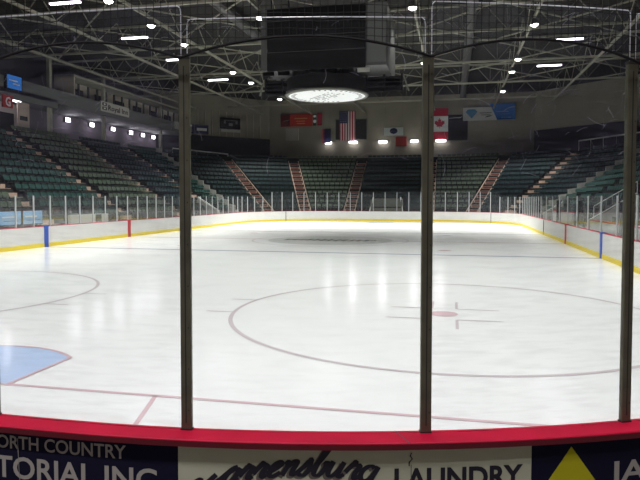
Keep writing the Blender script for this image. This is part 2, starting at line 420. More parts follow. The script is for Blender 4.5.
# brush-script word, drawn as strokes: each letter on a unit x-height, slanted
def arc_pts(cx, cy, rx, ry, a0, a1, n=10): return [(cx+rx*math.cos(R(a0+(a1-a0)*i/n)), cy+ry*math.sin(R(a0+(a1-a0)*i/n))) for i in range(n+1)]
L = {
 'W': (1.9, [[(.0, 1.35), (.18, 1.5), (.32, 1.3), (.36, .6), (.5, .05), (.72, .2), (.95, .9), (1.02, 1.4)], [(1.02, 1.4), (1.0, .6), (1.12, .05), (1.35, .2), (1.6, .8), (1.75, 1.5), (1.95, 1.62)]]),
 'a': (1.0, [arc_pts(.42, .48, .34, .46, 50, 360, 14), [(.80, .95), (.76, .3), (.88, .03), (1.05, .2)]]),
 'r': (.82, [[(0, .35), (.22, .95), (.28, 1.06), (.34, .85), (.62, .86), (.56, .35), (.66, .03), (.86, .2)]]),
 'e': (.82, [[(.0, .25), (.3, .45), (.62, .75), (.5, .98), (.26, .85), (.16, .45), (.3, .06), (.55, .03), (.84, .25)]]),
 'n': (1.05, [[(.05, .75), (.18, .95), (.25, .7), (.22, .03)], [(.24, .55), (.5, .93), (.7, .88), (.70, .3), (.8, .03), (1.05, .2)]]),
 's': (.72, [[(.0, .2), (.3, .8), (.38, 1.05), (.46, .75), (.58, .35), (.45, .03), (.18, .03), (.1, .18)]]),
 'b': (.92, [[(.0, .25), (.25, 1.1), (.34, 1.7), (.22, 1.78), (.18, 1.3), (.2, .3), (.4, .02), (.66, .12), (.72, .6), (.62, .85), (.92, .78)]]),
 'u': (1.05, [[(.08, .95), (.1, .3), (.28, .03), (.5, .12), (.66, .5), (.70, .95)], [(.70, .95), (.70, .3), (.82, .03), (1.05, .2)]]),
 'g': (1.0, [arc_pts(.42, .48, .34, .46, 50, 360, 14), [(.80, .98), (.78, .2), (.74, -.55), (.45, -.85), (.15, -.65), (.35, -.25), (.95, .15)]]),
}
def smooth(p, n=5):
    if len(p) < 3: return p
    out = []
    for i in range(len(p)-1):
        p0 = p[max(i-1, 0)]; p1 = p[i]; p2 = p[i+1]; p3 = p[min(i+2, len(p)-1)]
        for k in range(n):
            t = k/n; out.append(tuple(.5*((2*p1[j])+(-p0[j]+p2[j])*t+(2*p0[j]-5*p1[j]+4*p2[j]-p3[j])*t*t+(-p0[j]+3*p1[j]-3*p2[j]+p3[j])*t**3) for j in (0, 1)))
    return out+[p[-1]]
def script_word(parent, shift, rr_, m, name):
    word = 'Warrensburg'; W_ = sum(L[c][0]*(1.25 if c == 'W' else 1) for c in word); th0, th1 = 5.6, 13.25
    b = MB(); x = 0; idx = 0
    for c in word:
        wd, strokes = L[c]; k = 1.25 if c == 'W' else 1
        for st in strokes:
            pts = [((x+px*k)/W_, py*k) for px, py in smooth(st)]
            vs = []; N = len(pts); P = []
            for (ux, uy) in pts:
                # word sits on an arch, highest just right of its middle
                base = 2.80-1.24*(ux-.66)**2
                hgt = .31
                th = th0+(th1-th0)*ux + uy*.35 + shift[0]; z = base+uy*hgt*(.62 if c == 'W' else 1)+shift[1]
                P.append((th/DEG, z))
            for i in range(N):
                a = P[max(i-1, 0)]; d_ = P[min(i+1, N-1)]; dx, dz = d_[0]-a[0], d_[1]-a[1]; l = math.hypot(dx, dz) or 1
                # broad-nib weight: wide on down strokes
                wgt = .029+.024*abs(dz)/l
                nx, nz = -dz/l*wgt, dx/l*wgt
                for sg in (1, -1): vs.append(near_map((P[i][0]+nx*sg)*DEG, P[i][1]+nz*sg, rr_+.0012*idx*.1))
            b.add(vs, [(2*i, 2*i+1, 2*i+3, 2*i+2) for i in range(N-1)], m); idx += 1
        x += wd*k
    return b.build(name, parent)
script_word(adW, (-.10, -.045), FR+.053, ADSHADE, 'lettering_shade')
script_word(adW, (0, 0), FR+.058, ADBLACK, 'script_lettering')
adJ = thing('advertising_panel', 'navy board panel with a yellow triangle and stone coloured lettering', 'advertisement', near_map(26, 0, FR))
near_sheet('panel', adJ, 19.64, 34, .1, 3.38, FR, FR+.05, NAVY)
b = MB(); r_ = FR+.056; tri = []
N = 16
vs = []
for i in range(N+1):
    t = i/N; z = 3.23-t*1.25; hw_ = t*.92
    vs += [near_map(21.32-hw_*DEG, z, r_), near_map(21.32, z, r_), near_map(21.32+hw_*DEG, z, r_)]
b.add(vs, [(3*i, 3*i+1, 3*i+4, 3*i+3) for i in range(N)]+[(3*i+1, 3*i+2, 3*i+5, 3*i+4) for i in range(N)], ADYEL); b.build('triangle', adJ, label='yellow triangle')
near_text('JANITORIAL', adJ, 23.02, 32.5, 2.40, 2.85, ADTXT, bold=.018)

# ------------------------------------------------------------ near glass: bronze posts, panes, net
PT = [-22.8, -13.2, -3.35, 5.64, 15.47, 24.32, 34.0, 43.8, 53.6]
PNAME = ['bronze glass post beyond the left edge', 'bronze glass post out of frame at left', 'bronze glass post at the very left edge of the photo',
         'tall bronze post standing between the left and middle panes', 'tall bronze post standing between the middle and right panes',
         'tall bronze post near the right edge above the navy panel', 'bronze glass post just beyond the right edge', 'bronze glass post further round the right corner', 'bronze glass post far round the right corner']
for i, th in enumerate(PT):
    p = near_pt(th, 28.43, 3.50); rz = R(max(th*1.0133, 0)); r_ = thing('glass_post', PNAME[i], 'post', tuple(p), 'near glass posts')
    r_.rotation_euler = (0, 0, rz)
    b = MB(); b.box((-.112, -.055, 0), (.112, .055, 7.56), POST)
    o = b.build('post_body', r_, at=(0, 0, 0))
    bv = o.modifiers.new('bevel', 'BEVEL'); bv.width = .006; bv.segments = 2
    b = MB(); b.box((-.012, -.060, .15), (.012, -.055, 7.4), POSTD)
    for k in range(9): b.box((.05, -.061, .4+k*.85), (.07, -.055, .43+k*.85), POSTD)
    b.build('post_groove', r_, at=(0, 0, 0))
    b = MB(); b.box((-.12, -.065, 0), (.12, .065, .03), POSTD); b.build('base_plate', r_, at=(0, 0, 0))
    b = MB(); b.box((-.116, -.06, 7.54), (.116, .06, 7.60), POSTD); b.build('post_cap', r_, at=(0, 0, 0))
tops = {2: 12.10, 3: 11.83, 4: 12.15}
def near_pane(i, label):
    t0, t1 = PT[i]+.13, PT[i+1]-.13; zt = tops.get(i, 12.1)
    r_ = thing('plexiglass_shield', label, 'rink glass', tuple(near_pt((t0+t1)/2, 28.43, 3.50)), 'near glass panes')
    def sheet(r0, r1, z0, z1, m, name, n=14, ta=t0, tb=t1, rc=0):
        b = MB(); vs = []; 
        for k in range(n+1):
            th = ta+(tb-ta)*k/n; d = min(th-ta, tb-th)/DEG
            zz = z1 if d > rc or rc == 0 else z1-rc+math.sqrt(max(0, rc*rc-(rc-d)**2))
            for r__, z in ((r0, z0), (r1, z0), (r1, zz), (r0, zz)): vs.append(near_map(th, z, r__))
        fs = [(4*k+j, 4*k+4+j, 4*k+4+(j+1) % 4, 4*k+(j+1) % 4) for k in range(n) for j in range(4)]+[(0, 1, 2, 3), (4*n+3, 4*n+2, 4*n+1, 4*n)]
        b.add(vs, fs, m); return b.build(name, r_)
    sheet(28.43, 28.46, 3.50, zt, GLASS if i == 3 else GLASS_GLARE, 'pane')
    # polished sheet edges; their bright glint is put into a pale colour
    b = MB(); rr2 = 28.445
    pts = [near_map(t0, 11.12, rr2)]+[near_map(t0, zt-.12, rr2), near_map(t0+.03, zt-.04, rr2), near_map(t0+.13, zt, rr2)]
    pts += [near_map(t0+.13+(t1-t0-.26)*k/12, zt, rr2) for k in range(1, 12)]+[near_map(t1-.13, zt, rr2), near_map(t1-.03, zt-.04, rr2), near_map(t1, zt-.12, rr2), near_map(t1, 11.12, rr2)]
    b.poly_tube(pts, .011, EDGE, 4); b.build('polished_edge', r_, label='polished rim of the pane, its glint painted pale')
    # scratches and puck scuffs
    rnd = random.Random(i*13+5); b = MB(); cnt = {3: 26, 2: 34, 4: 70}.get(i, 10)
    for k in range(cnt):
        th = rnd.uniform(t0+.3, t1-.3); z = rnd.uniform(8.7, zt-.1)
        Ln = rnd.uniform(.05, .45); an = rnd.uniform(0, PI); cv = rnd.uniform(-.6, .6)
        pp = [near_map(min(max(th+(math.cos(an+cv*q/5)*Ln*q/5)*DEG, t0+.1), t1-.1), min(z+math.sin(an+cv*q/5)*Ln*q/5, zt-.05), 28.475) for q in range(6)]
        b.poly_tube(pp, rnd.choice((.0012, .0018, .0028)), SCUFF, 3)
    b.build('scratches', r_, label='pale scratches on the pane')['kind'] = 'stuff'
PL = ['clear pane beyond the left edge', 'clear pane out of frame at left', 'scuffed clear pane on the left over the navy panel', 'wide clear pane in the middle over the cream panel',
      'heavily scratched clear pane on the right', 'clear pane right of the rightmost post', 'clear pane round the right corner', 'clear pane further round the right corner']
for i in range(len(PT)-1): near_pane(i, PL[i])
# safety net: hangs on the spectators' side, laced along a slack rope from post to post
net = thing('safety_net', 'black square mesh safety net hanging above the near glass', 'net', tuple(near_pt(12, 28.7, 11)))
def rope_z(th):
    for i in range(len(PT)-1):
        if PT[i] <= th <= PT[i+1]:
            t = (th-PT[i])/(PT[i+1]-PT[i])*2-1; return 11.02+.38*(1-abs(t)**2.0)
    return 11.05
NR = 28.66; ZT = 17.0
b = MB(); th = PT[0]; pitch_ = .150
while th < PT[-1]:
    z0 = rope_z(th); b.bar(near_map(th, z0, NR), near_map(th+random.uniform(-.04, .04), ZT, NR), .0078, NETM, 3); th += pitch_*DEG
b.build('vertical_cords', net)['kind'] = 'stuff'
b = MB(); z = 11.10
while z < ZT:
    run = []; th = PT[0]
    while th <= PT[-1]+.01:
        if rope_z(th) <= z+.001: run.append(near_map(th, z+.012*math.sin(th*2.1), NR))
        else:
            if len(run) > 1: b.poly_tube(run, .0078, NETM, 3)
            run = []
        th += .45
    if len(run) > 1: b.poly_tube(run, .0078, NETM, 3)
    z += pitch_
b.build('horizontal_cords', net)['kind'] = 'stuff'
for i in range(len(PT)-1):
    b = MB(); pts = [near_map(PT[i]+(PT[i+1]-PT[i])*k/24, rope_z(PT[i]+(PT[i+1]-PT[i])*k/24), NR+.01) for k in range(25)]
    b.poly_tube(pts, .029, NETM, 6); b.build('border_rope', net, label='black slack rope along the net hem')
b = MB(); b.poly_tube([near_map(PT[0]+(PT[-1]-PT[0])*k/60, ZT, NR) for k in range(61)], .03, NETM, 6); b.build('head_rope', net)
for th in (-20, -3, 12, 27, 45):
    b = MB(); p = near_map(th, ZT, NR); b.bar(p, (p.x, p.y, 46.4), .03, NETM, 4); b.build('hanger_cable', net)

# ------------------------------------------------------------ glass round the rest of the rink, in four-foot bays
def bay_mesh(hgt):
    p = MB(); p.box((-2.0, .27, 3.50), (2.0, .30, hgt), GLASSF)
    q = MB(); q.box((-.09, .2, 3.50), (.09, .37, hgt+.05), ALU)
    return p.mesh('pane', (0, 0, 0)), q.mesh('post', (0, 0, 0))
LOW = bay_mesh(8.5); HIGH = bay_mesh(10.1)
u0 = rink_len(HW, 30); u1 = rink_len(-HW, 30); uf0 = rink_len(30, 185); uf1 = rink_len(-30, 185)
nb = round((u1-u0)/4.15)
for i in range(nb):
    u = u0+(u1-u0)*(i+.5)/nb; x, y, nx, ny = at_len(u); high = uf0-9 < u < uf1+9
    side = 'far end' if high else ('right side' if x > 0 else 'left side')
    near_ = '' if high else (' nearest the blue stripe' if abs(y-YB) < 2.1 else ' at the red stripe' if abs(y-YR) < 2.1 else '')
    r_ = thing('rink_glass_bay', 'clear glass bay with pale post on the %s boards%s' % (side, near_), 'rink glass', (x, y, 0), 'glass bays along the %s boards' % side)
    r_.rotation_euler = (0, 0, math.atan2(-nx, ny))
    for nm, me in zip(('pane', 'post') if not (x > 40 and 50 < y < 126 and i % 2) else ('pane',), HIGH if high else LOW):
        o = bpy.data.objects.new(nm, me); COL.objects.link(o); o.parent = r_
        if nm == 'post': o.location = ((-(u1-u0)/nb/2*S, 0, 0))

# ------------------------------------------------------------ the seating bowl
BW, BR, BY = 48.0, 31.0, 162.0      # half width, corner radius, where the corners start
NROW, RD, RH, Z0 = 13, 2.6, 1.65, 3.3
def bowl(v):
    """v: arc length from (48,20) along right side, corner, far end, corner, left side -> x,y,nx,ny"""
    A = BY-18; B = BR*PI/2; C = 2*(BW-BR)
    if v < A: return (BW, 18+v, 1, 0)
    v -= A
    if v < B: t = v/BR; return (BW-BR+BR*math.cos(t), BY+BR*math.sin(t), math.cos(t), math.sin(t))
    v -= B
    if v < C: return (BW-BR-v, BY+BR, 0, 1)
    v -= C
    if v < B: t = PI/2+v/BR; return (-(BW-BR)+BR*math.cos(t), BY+BR*math.sin(t), math.cos(t), math.sin(t))
    v -= B
    return (-BW, BY-v, -1, 0)
VA = BY-18; VB = BR*PI/2; VC = 2*(BW-BR); VT = 2*VA+2*VB+VC
path = []
v = 0
while v < VT: path.append(bowl(v)); v += 1.5 if not (VA < v < VA+VB or VA+VB+VC < v < VA+2*VB+VC) else 1.0
path.append(bowl(VT-.001))
b = MB()
prof = [(0, -.02), (0, Z0)]
for k in range(NROW): prof += [((k+1)*RD, Z0+k*RH), ((k+1)*RD, Z0+(k+1)*RH)]
BACK = NROW*RD
prof += [(BACK+22, Z0+NROW*RH), (BACK+22, -.02)]
b.sweep(path, prof, CONC); struct(b, 'floor_seating_terrace')
ZC = Z0+NROW*RH                      # concourse level, 24.75

# sections: (v start, v end, seat colour, description)
def vY(y, side): return (y-18) if side > 0 else VT-(y-18)
def vA(deg, side): return VA+VB-R(deg)*BR if side > 0 else VA+VB+VC+R(deg)*BR
AISLES = [  # v, kind, label
 (vY(46, 1), 'p', 'pink nosed stairs on the right grandstand nearest the camera'),
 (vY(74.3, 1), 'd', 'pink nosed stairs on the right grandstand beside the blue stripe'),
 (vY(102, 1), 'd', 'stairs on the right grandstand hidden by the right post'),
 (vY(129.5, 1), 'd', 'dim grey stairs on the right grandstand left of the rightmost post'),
 (vA(84, 1), 'g', 'long pale grey stairs climbing the right corner to the white rail'),
 (vA(49, 1), 'p', 'pale stairs climbing the middle of the right corner seating'),
 (vA(24, 1), 'r', 'beige and red stairs right of the middle right post'),
 (vA(0, 1)+2.2, 'r', 'beige and red stairs directly behind the middle right post'),
 (vA(0, -1)-3.6, 'r', 'beige and red stairs leaning right below the striped flag'),
 (vA(23, -1), 'r', 'beige and red stairs leaning left below the red banner'),
 (vA(49, -1), 'r', 'beige and red stairs in the middle of the left corner seating'),
 (vA(76, -1), 'g', 'pale grey stairs of the left corner beside the white rail'),
 (vY(156, -1), 'p', 'stairs just right of the left post behind the left corner'),
 (vY(129.5, -1), 'p', 'pink nosed stairs, third counted from the left edge'),
 (vY(102, -1), 'p', 'pink nosed stairs, second counted from the left edge'),
 (vY(74.3, -1), 'p', 'pink nosed stairs at the left edge above the pale blue displays'),
 (vY(46, -1), 'p', 'pink nosed stairs of the left grandstand outside the frame')]
AV = [a[0] for a in AISLES]
TONES = [TEAL, TEAL, OLIVE, TEAL, TEAL, DTEAL, DTEAL, OLIVE, DTEAL, OLIVE, DTEAL, DTEAL, TEAL, DTEAL, OLIVE, TEAL, OLIVE, TEAL]
SECN = ['right grandstand nearest the camera', 'right grandstand beyond the first stairs', 'right grandstand by the blue stripe', 'right grandstand by the red stripe', 'right grandstand before the corner',
 'right corner below the white rail', 'right corner', 'far end right of the middle', 'far end middle', 'far end below the striped flag', 'left corner', 'left corner below the rail', 'left corner start',
 'left grandstand before the corner', 'left grandstand between third and second stairs', 'left grandstand between second and first stairs', 'left grandstand above the pale blue displays', 'left grandstand nearest the camera']
# in the straight far end the middle-right and middle-left stairs run square; make each stair
def local_frame(v):
    x, y, nx, ny = bowl(v); return x, y, nx, ny
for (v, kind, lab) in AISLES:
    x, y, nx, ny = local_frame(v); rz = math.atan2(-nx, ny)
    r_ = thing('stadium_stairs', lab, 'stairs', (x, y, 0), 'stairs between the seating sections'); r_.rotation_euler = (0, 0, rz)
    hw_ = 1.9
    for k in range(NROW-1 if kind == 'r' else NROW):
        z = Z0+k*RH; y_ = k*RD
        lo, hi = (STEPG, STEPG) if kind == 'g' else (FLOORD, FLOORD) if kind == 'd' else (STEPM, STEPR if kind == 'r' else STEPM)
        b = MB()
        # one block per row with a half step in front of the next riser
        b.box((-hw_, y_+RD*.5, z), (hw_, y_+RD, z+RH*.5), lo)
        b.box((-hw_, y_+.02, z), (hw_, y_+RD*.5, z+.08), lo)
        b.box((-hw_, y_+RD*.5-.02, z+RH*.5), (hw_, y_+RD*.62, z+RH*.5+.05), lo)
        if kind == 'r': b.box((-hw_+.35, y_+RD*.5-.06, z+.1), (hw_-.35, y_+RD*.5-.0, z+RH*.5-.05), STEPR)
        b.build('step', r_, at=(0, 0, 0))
    if kind == 'g':
        b = MB()
        sx = 1 if x > 0 else -1; pr_ = [(0, Z0-1)]
        for k in range(NROW): pr_ += [(k*RD, Z0+k*RH+2.5), ((k+1)*RD, Z0+k*RH+2.9)]
        b.slab(pr_+[(BACK, ZC-1)], 0, min(sx*(hw_+.05), sx*(hw_+.35)), max(sx*(hw_+.05), sx*(hw_+.35)), STEPG)
        b.build('side_wall', r_, at=(0, 0, 0))
    if kind == 'r':
        b = MB(); 
        for sx in (-1, 1):
            b.slab([(0, Z0), (0, Z0+.35), (BACK-RD, ZC-RH+.35), (BACK-RD, ZC-RH)], 0, sx*(hw_+.02), sx*(hw_+.22), STEPM)
        b.build('stringer', r_, at=(0, 0, 0))

# a seat, local: x width, y outward, z up; front of the tread at y=0
def seat_mesh(m, simple=False):
    b = MB(); w_ = .80
    if simple:
        b.slab([(2.0, 1.80), (2.24, 2.66), (2.36, 2.64), (2.12, 1.78)], 0, -w_, w_, m)
        b.slab([(1.3, 1.25), (2.0, 1.25), (2.0, 1.38), (1.3, 1.38)], 0, -w_, w_, SEATD)
        return b
    # curved back
    N = 6; vs = []
    for i in range(N+1):
        t = i/N*2-1; x = t*w_; d = .10*(1-t*t)
        for (yy, z) in ((1.94+d, 1.72+.06*abs(t)**3), (2.04+d, 2.1), (2.20+d, 2.68-.10*abs(t)**3), (2.30+d, 2.68-.10*abs(t)**3), (2.14+d, 2.1), (2.04+d, 1.72+.06*abs(t)**3)): vs.append((x, yy, z))
    fs = [(6*i+j, 6*i+6+j, 6*i+6+(j+1) % 6, 6*i+(j+1) % 6) for i in range(N) for j in range(6)]+[tuple(range(6)), tuple(range(6*N+5, 6*N-1, -1))]
    b.add(vs, fs, m)
    b.slab([(1.12, 1.22), (1.18, 1.32), (1.5, 1.36), (2.04, 1.36), (2.04, 1.24), (1.5, 1.18)], 0, -w_+.04, w_-.04, SEATD)
    for s_ in (-1, 1):
        b.slab([(1.55, 0), (1.75, 0), (1.80, 1.25), (2.25, 2.1), (2.16, 2.14), (1.65, 1.32)], 0, s_*(w_+.0)-.04, s_*(w_+.0)+.04, SEATD)
    return b
PROTO = {m.name: seat_mesh(m).mesh('stadium_seat', (0, 0, 0)) for m in (TEAL, DTEAL, OLIVE)}
# all seat positions
def cam_px(P):
    d = Vector(P)-Vector((CAMX, CAMY, CAMZ)); z = d.dot(F); return (320+602.87*d.dot(Rt)/z, 220.8-602.87*d.dot(U)/z, z)
seats = []
bounds = [0]+AV+[VT]
for si in range(len(bounds)-1):
    va, vb = bounds[si]+2.1, bounds[si+1]-2.1
    if si == 0: va = 1
    if si == len(bounds)-2: vb = VT-1
    for k in range(NROW):
        yo = k*RD
        # width of this row: in the corners it fans out; stairs keep their width
        def wv(v): return bowl(v)
        # sample real arc length at this offset
        def fac(v):
            inarc = (VA < v < VA+VB) or (VA+VB+VC < v < VA+2*VB+VC); return (BR+yo+1.6)/BR if inarc else 1
        ea, eb = bounds[si]+2.3/fac(bounds[si]+.5), bounds[si+1]-2.3/fac(bounds[si+1]-.5)
        tot = 0; vs = ea; stp = .1; acc = [(ea, 0)]
        while vs < eb: tot += stp*fac(vs); vs += stp; acc.append((vs, tot))
        cnt = int(tot/1.78)
        if cnt < 1: continue
        pit = tot/cnt; j = 0
        for q in range(cnt):
            tgt = (q+.5)*pit
            while j < len(acc)-1 and acc[j][1] < tgt: j += 1
            x, y, nx, ny = bowl(acc[j][0])
            if abs(x+nx*yo) < 6.5 and y > BY and k < 2: continue          # the tunnel mouth
            if si == 2 and k < 3 and 86 < y < 98: continue
            if k < 3 and (abs(y-146) < 2.5 and x > 40 or abs(y-151) < 2.5 and x < -40): continue
            if si == 15 and k < 1 and 76 < y < 90: continue
            seats.append((x+nx*yo, y+ny*yo, Z0+k*RH, math.atan2(-nx, ny), si, k))
vis = []
for i, s_ in enumerate(seats):
    a, h_, dz = cam_px((s_[0], s_[1], s_[2]+2))
    if dz > 0 and -4 < a < 644 and h_ > 20: vis.append((dz, i))
vis.sort(); chosen = set(i for _, i in vis[:300])
ORD = ['front', 'second', 'third', 'fourth', 'fifth', 'sixth', 'seventh', 'eighth', 'ninth', 'tenth', 'eleventh', 'twelfth', 'topmost']
CN = {TEAL: 'teal green', DTEAL: 'dark teal', OLIVE: 'olive green'}
rest = {m.name: MB() for m in (TEAL, DTEAL, OLIVE)}
SIMPLE = {m.name: seat_mesh(m, True) for m in (TEAL, DTEAL, OLIVE)}
allrest = MB()
for i, (x, y, z, rz, si, k) in enumerate(seats):
    m_ = TONES[si]
    if i in chosen:
        o = bpy.data.objects.new('stadium_chair', PROTO[m_.name]); COL.objects.link(o)
        o.location = Vector((x, y, z))*S; o.rotation_euler = (0, 0, rz)
        tag(o, '%s stadium seat in the %s row, %s' % (CN[m_], ORD[k], SECN[si]), 'chair', 'seats in the %s row, %s' % (ORD[k], SECN[si]))
    else:
        a = SIMPLE[m_.name]; ca, sa = math.cos(rz), math.sin(rz)
        allrest.add([(x+p[0]*ca-p[1]*sa, y+p[0]*sa+p[1]*ca, z+p[2]) for p in a.v], a.f, m_)
o = allrest.build('stadium_chairs'); tag(o, 'rows of small green stadium seats filling the rest of the bowl', 'seats', kind='stuff')

# tunnel in the far stand, behind the boards
t_ = thing('tunnel_mouth', 'beige walled tunnel mouth at the foot of the far stand with slanted rails', 'tunnel', (0, 193, 0))
b = MB(); b.box((-5.6, 192.6, 0), (-5.2, 198.2, 7.6), STEELD); b.box((5.2, 192.6, 0), (5.6, 198.2, 7.6), STEELD); b.box((-5.6, 197.8, 0), (5.6, 198.2, 8.0), STEELD)
b.box((-5.2, 192.8, 0), (5.2, 193.0, 4.6), STEELD); b.build('tunnel_wall', t_)
for sx in (-1, 1):
    b = MB(); b.bar((sx*5.9, 192.4, 3.4), (sx*4.9, 192.4+3, 8.4), .22, RAIL, 6); b.build('slanted_rail', t_)

# stair portals with sloping parapets behind the side boards
def portal(x, sx, y, lab, length=13, rail=True):
    r_ = thing('portal_parapet', lab, 'parapet', (x, y, 0))
    b = MB(); b.slab([(0, 0), (0, 3.9), (length, 3.9+length*.62), (length, 1.9+length*.62), (2, 0)], 1, -.25, .25, STEPG)
    vs = [(x+sx*p[0], y+p[1], p[2]) for p in b.v]; b.v = vs; b.build('parapet_wall', r_)
    b = MB(); P = lambda d, z: (x+sx*d, y, z)
    b.bar(P(0, 4.2), P(length, 4.2+length*.62), .10, RAIL, 6); b.build('cap_strip', r_)
    if not rail: return
    b = MB()
    b.bar(P(1, 4.4), P(1, 6.8), .07, RAIL, 6); b.bar(P(1, 6.8), P(length, 6.8+(length-1)*.62), .07, RAIL, 6); b.bar(P(length, 4+length*.62), P(length, 6.8+(length-1)*.62), .07, RAIL, 6)
    for q in range(2, int(length)): b.bar(P(q, 4.3+q*.62), P(q, 6.7+(q-1)*.62), .025, RAIL, 4)
    b.build('hand_rail', r_)
portal(46.6, 1, 92, 'cream sloping parapet beside the right blue stripe', 8)
portal(46.6, 1, 146, 'small cream sloping parapet at the right corner boards', 5, False)
portal(-46.6, -1, 151, 'cream sloping parapet right of the left bronze post', 7, False)
# player bench fittings on the right
bw = thing('bench_wall', 'white low wall of the players bench behind the right boards', 'wall', (46.4, 115, 0))
b = MB(); b.box((46.2, 104, 0), (46.6, 128, 5.3), WHITE); b.build('wall_panel', bw)
b = MB(); b.box((46.1, 104, 5.3), (46.7, 128, 5.45), CAP); b.build('wall_cap', bw)
bw = thing('bench_wall', 'low white wall with red cap behind the boards near the right post', 'wall', (46.4, 72, 0))
b = MB(); b.box((46.2, 60, 0), (46.6, 88, 4.4), WHITE); b.build('wall_panel', bw)
b = MB(); b.box((46.1, 60, 4.4), (46.7, 88, 4.6), CAP); b.build('wall_cap', bw)
for y, lab in ((130.7, 'black padded post by the small right parapet'), (103.6, 'black padded post beside the white bench wall'), (82.4, 'black padded post left of the cream parapet'), (57.7, 'black padded post just left of the rightmost bronze post')):
    b = MB(); b.box((43.25, y-.35, 3.58), (43.95, y+.35, 7.6), BLACK); b.box((43.15, y-.42, 7.6), (44.05, y+.42, 7.75), BLACK)
    tag(b.build('door_post'), lab, 'post', 'black posts along the right boards')
# left side: pale blue displays and a white bench front
for y, lab in ((63.0, 'pale blue display board at the left edge behind the left boards'), (68.4, 'pale blue display board, right one of the pair on the left')):
    r_ = thing('display_board', lab, 'display', (-47.9, y, 0), 'pale blue displays on the left')
    b = MB(); b.box((-48.0, y-2.55, 3.6), (-47.75, y+2.55, 6.1), BLACK); b.build('frame', r_)
    b = MB(); b.box((-47.76, y-2.4, 3.75), (-47.7, y+2.4, 5.95), SCRB)
    b.box((-47.70, y-2.0, 4.9), (-47.68, y+1.0, 5.1), WHITE); b.box((-47.70, y-1.6, 4.3), (-47.68, y+1.8, 4.42), BLUEC); b.build('display_face', r_)
    b = MB(); b.box((-48.0, y-2.3, -.02), (-47.8, y-2.1, 3.6), GREYH); b.box((-48.0, y+2.1, -.02), (-47.8, y+2.3, 3.6), GREYH); b.build('bracket', r_)
r_ = thing('bench_front', 'long white bench front with a dark panel behind the left boards', 'bench', (-46, 82, 0))
b = MB(); b.box((-46.6, 76.5, -.02), (-46.0, 89, 5.0), WHITE); b.build('front_panel', r_)
b = MB(); b.box((-46.0, 84.5, 3.4), (-45.95, 86.5, 4.9), BLACK); b.build('dark_panel', r_)
# white railings of the press decks over both corners
def corner_rail(sx, p0, p1, lab):
    r_ = thing('corner_rail', lab, 'railing', (*p0[:2], ZC))
    b = MB(); b.box((0, -.15, 0), (math.dist(p0[:2], p1[:2]), .15, .45), RAIL); ang = math.atan2(p1[1]-p0[1], p1[0]-p0[0]); ca, sa = math.cos(ang), math.sin(ang)
    D = math.dist(p0[:2], p1[:2])
    b.v = [(p0[0]+x*ca-y*sa, p0[1]+x*sa+y*ca, p0[2]+z) for x, y, z in b.v]; b.build('white_band', r_)
    b = MB()
    for t in (0, .2, .4, .6, .8, 1): x = p0[0]+(p1[0]-p0[0])*t; y = p0[1]+(p1[1]-p0[1])*t; b.bar((x, y, ZC), (x, y, p0[2]+.1), .12, RAIL, 5)
    b.build('rail_post', r_)
corner_rail(-1, (-80, 188, 26.6), (-71, 222, 27.2), 'white rail on the left corner deck above the dark seats')
corner_rail(1, (86, 198, 30.2), (71, 229, 30.0), 'white rail on the right corner deck above the dark seats')

# ------------------------------------------------------------ walls, mezzanine and roof
ZW, ZR = 53.0, 53.0
CH = [(57, 246.5), (101, 205), (101, -38), (-101, -38), (-101, 205), (-60, 246.5)]
names = ['wall_right_corner', 'wall_right', 'wall_near', 'wall_left', 'wall_left_corner', 'wall_far']
for i in range(6):
    a = CH[i]; c = CH[(i+1) % 6]; dx, dy = c[0]-a[0], c[1]-a[1]; l = math.hypot(dx, dy); nx, ny = dy/l, -dx/l
    # outward: polygon runs clockwise seen from above
    b = MB(); q = [(a[0], a[1]), (c[0], c[1]), (c[0]-nx*.8, c[1]-ny*.8), (a[0]-nx*.8, a[1]-ny*.8)]
    b.prism(q, -.02, ZW, WALLB if i in (0, 4, 5) else WALLD)
    struct(b, names[i])
b = MB(); b.box((-104, -40, ZR), (104, 250, ZR+1), DECK); struct(b, 'ceiling')
# corrugation ribs on the left corner wall
b = MB()
for i in range(15):
    t = .12+.8*i/14; x = -101+41*t; y = 205+41.5*t; b.box((x-.15, y-1.1, ZC), (x+.15, y-.5, 46), LATT)
struct(b, 'trim_1')
# far wall base band, dark doors and windows
def wall_panel(name, x0, x1, z0, z1, m, lab, cat, y=246.0, dep=.25, group=None, frame=None):
    r_ = thing(name, lab, cat, ((x0+x1)/2, y-dep, z0), group)
    b = MB(); b.box((x0, y-dep, z0), (x1, y+.55, z1), m); b.build('panel', r_)
    if frame:
        b = MB()
        for (a, c_, e, g) in ((x0-.3, x1+.3, z1, z1+.3), (x0-.3, x1+.3, z0-.3, z0), (x0-.3, x0, z0, z1), (x1, x1+.3, z0, z1)): b.box((a, y-dep-.1, e), (c_, y+.55, g), frame)
        b.build('frame', r_)
    return r_
wall_panel('wall_recess', -28.5, -14.6, 34.4, 43.3, DARK, 'dark rectangular recess in the far wall behind the striped flag', 'recess', frame=STEELD)
wall_panel('wall_recess', 20.5, 29.2, 33.2, 44.0, DARK, 'dark rectangular recess in the far wall right of the maple leaf flag', 'recess', frame=STEELD)
wall_panel('wall_poster', -52, -46, 34.5, 40, LATT, 'faint pale poster on the far wall below the red banner', 'poster')
wall_panel('red_sign', -1.6, 3.2, 31.0, 35.2, mat('sign_dull_red', (.30, .03, .025), .8), 'small dull red sign on the far wall below the white banner', 'sign')
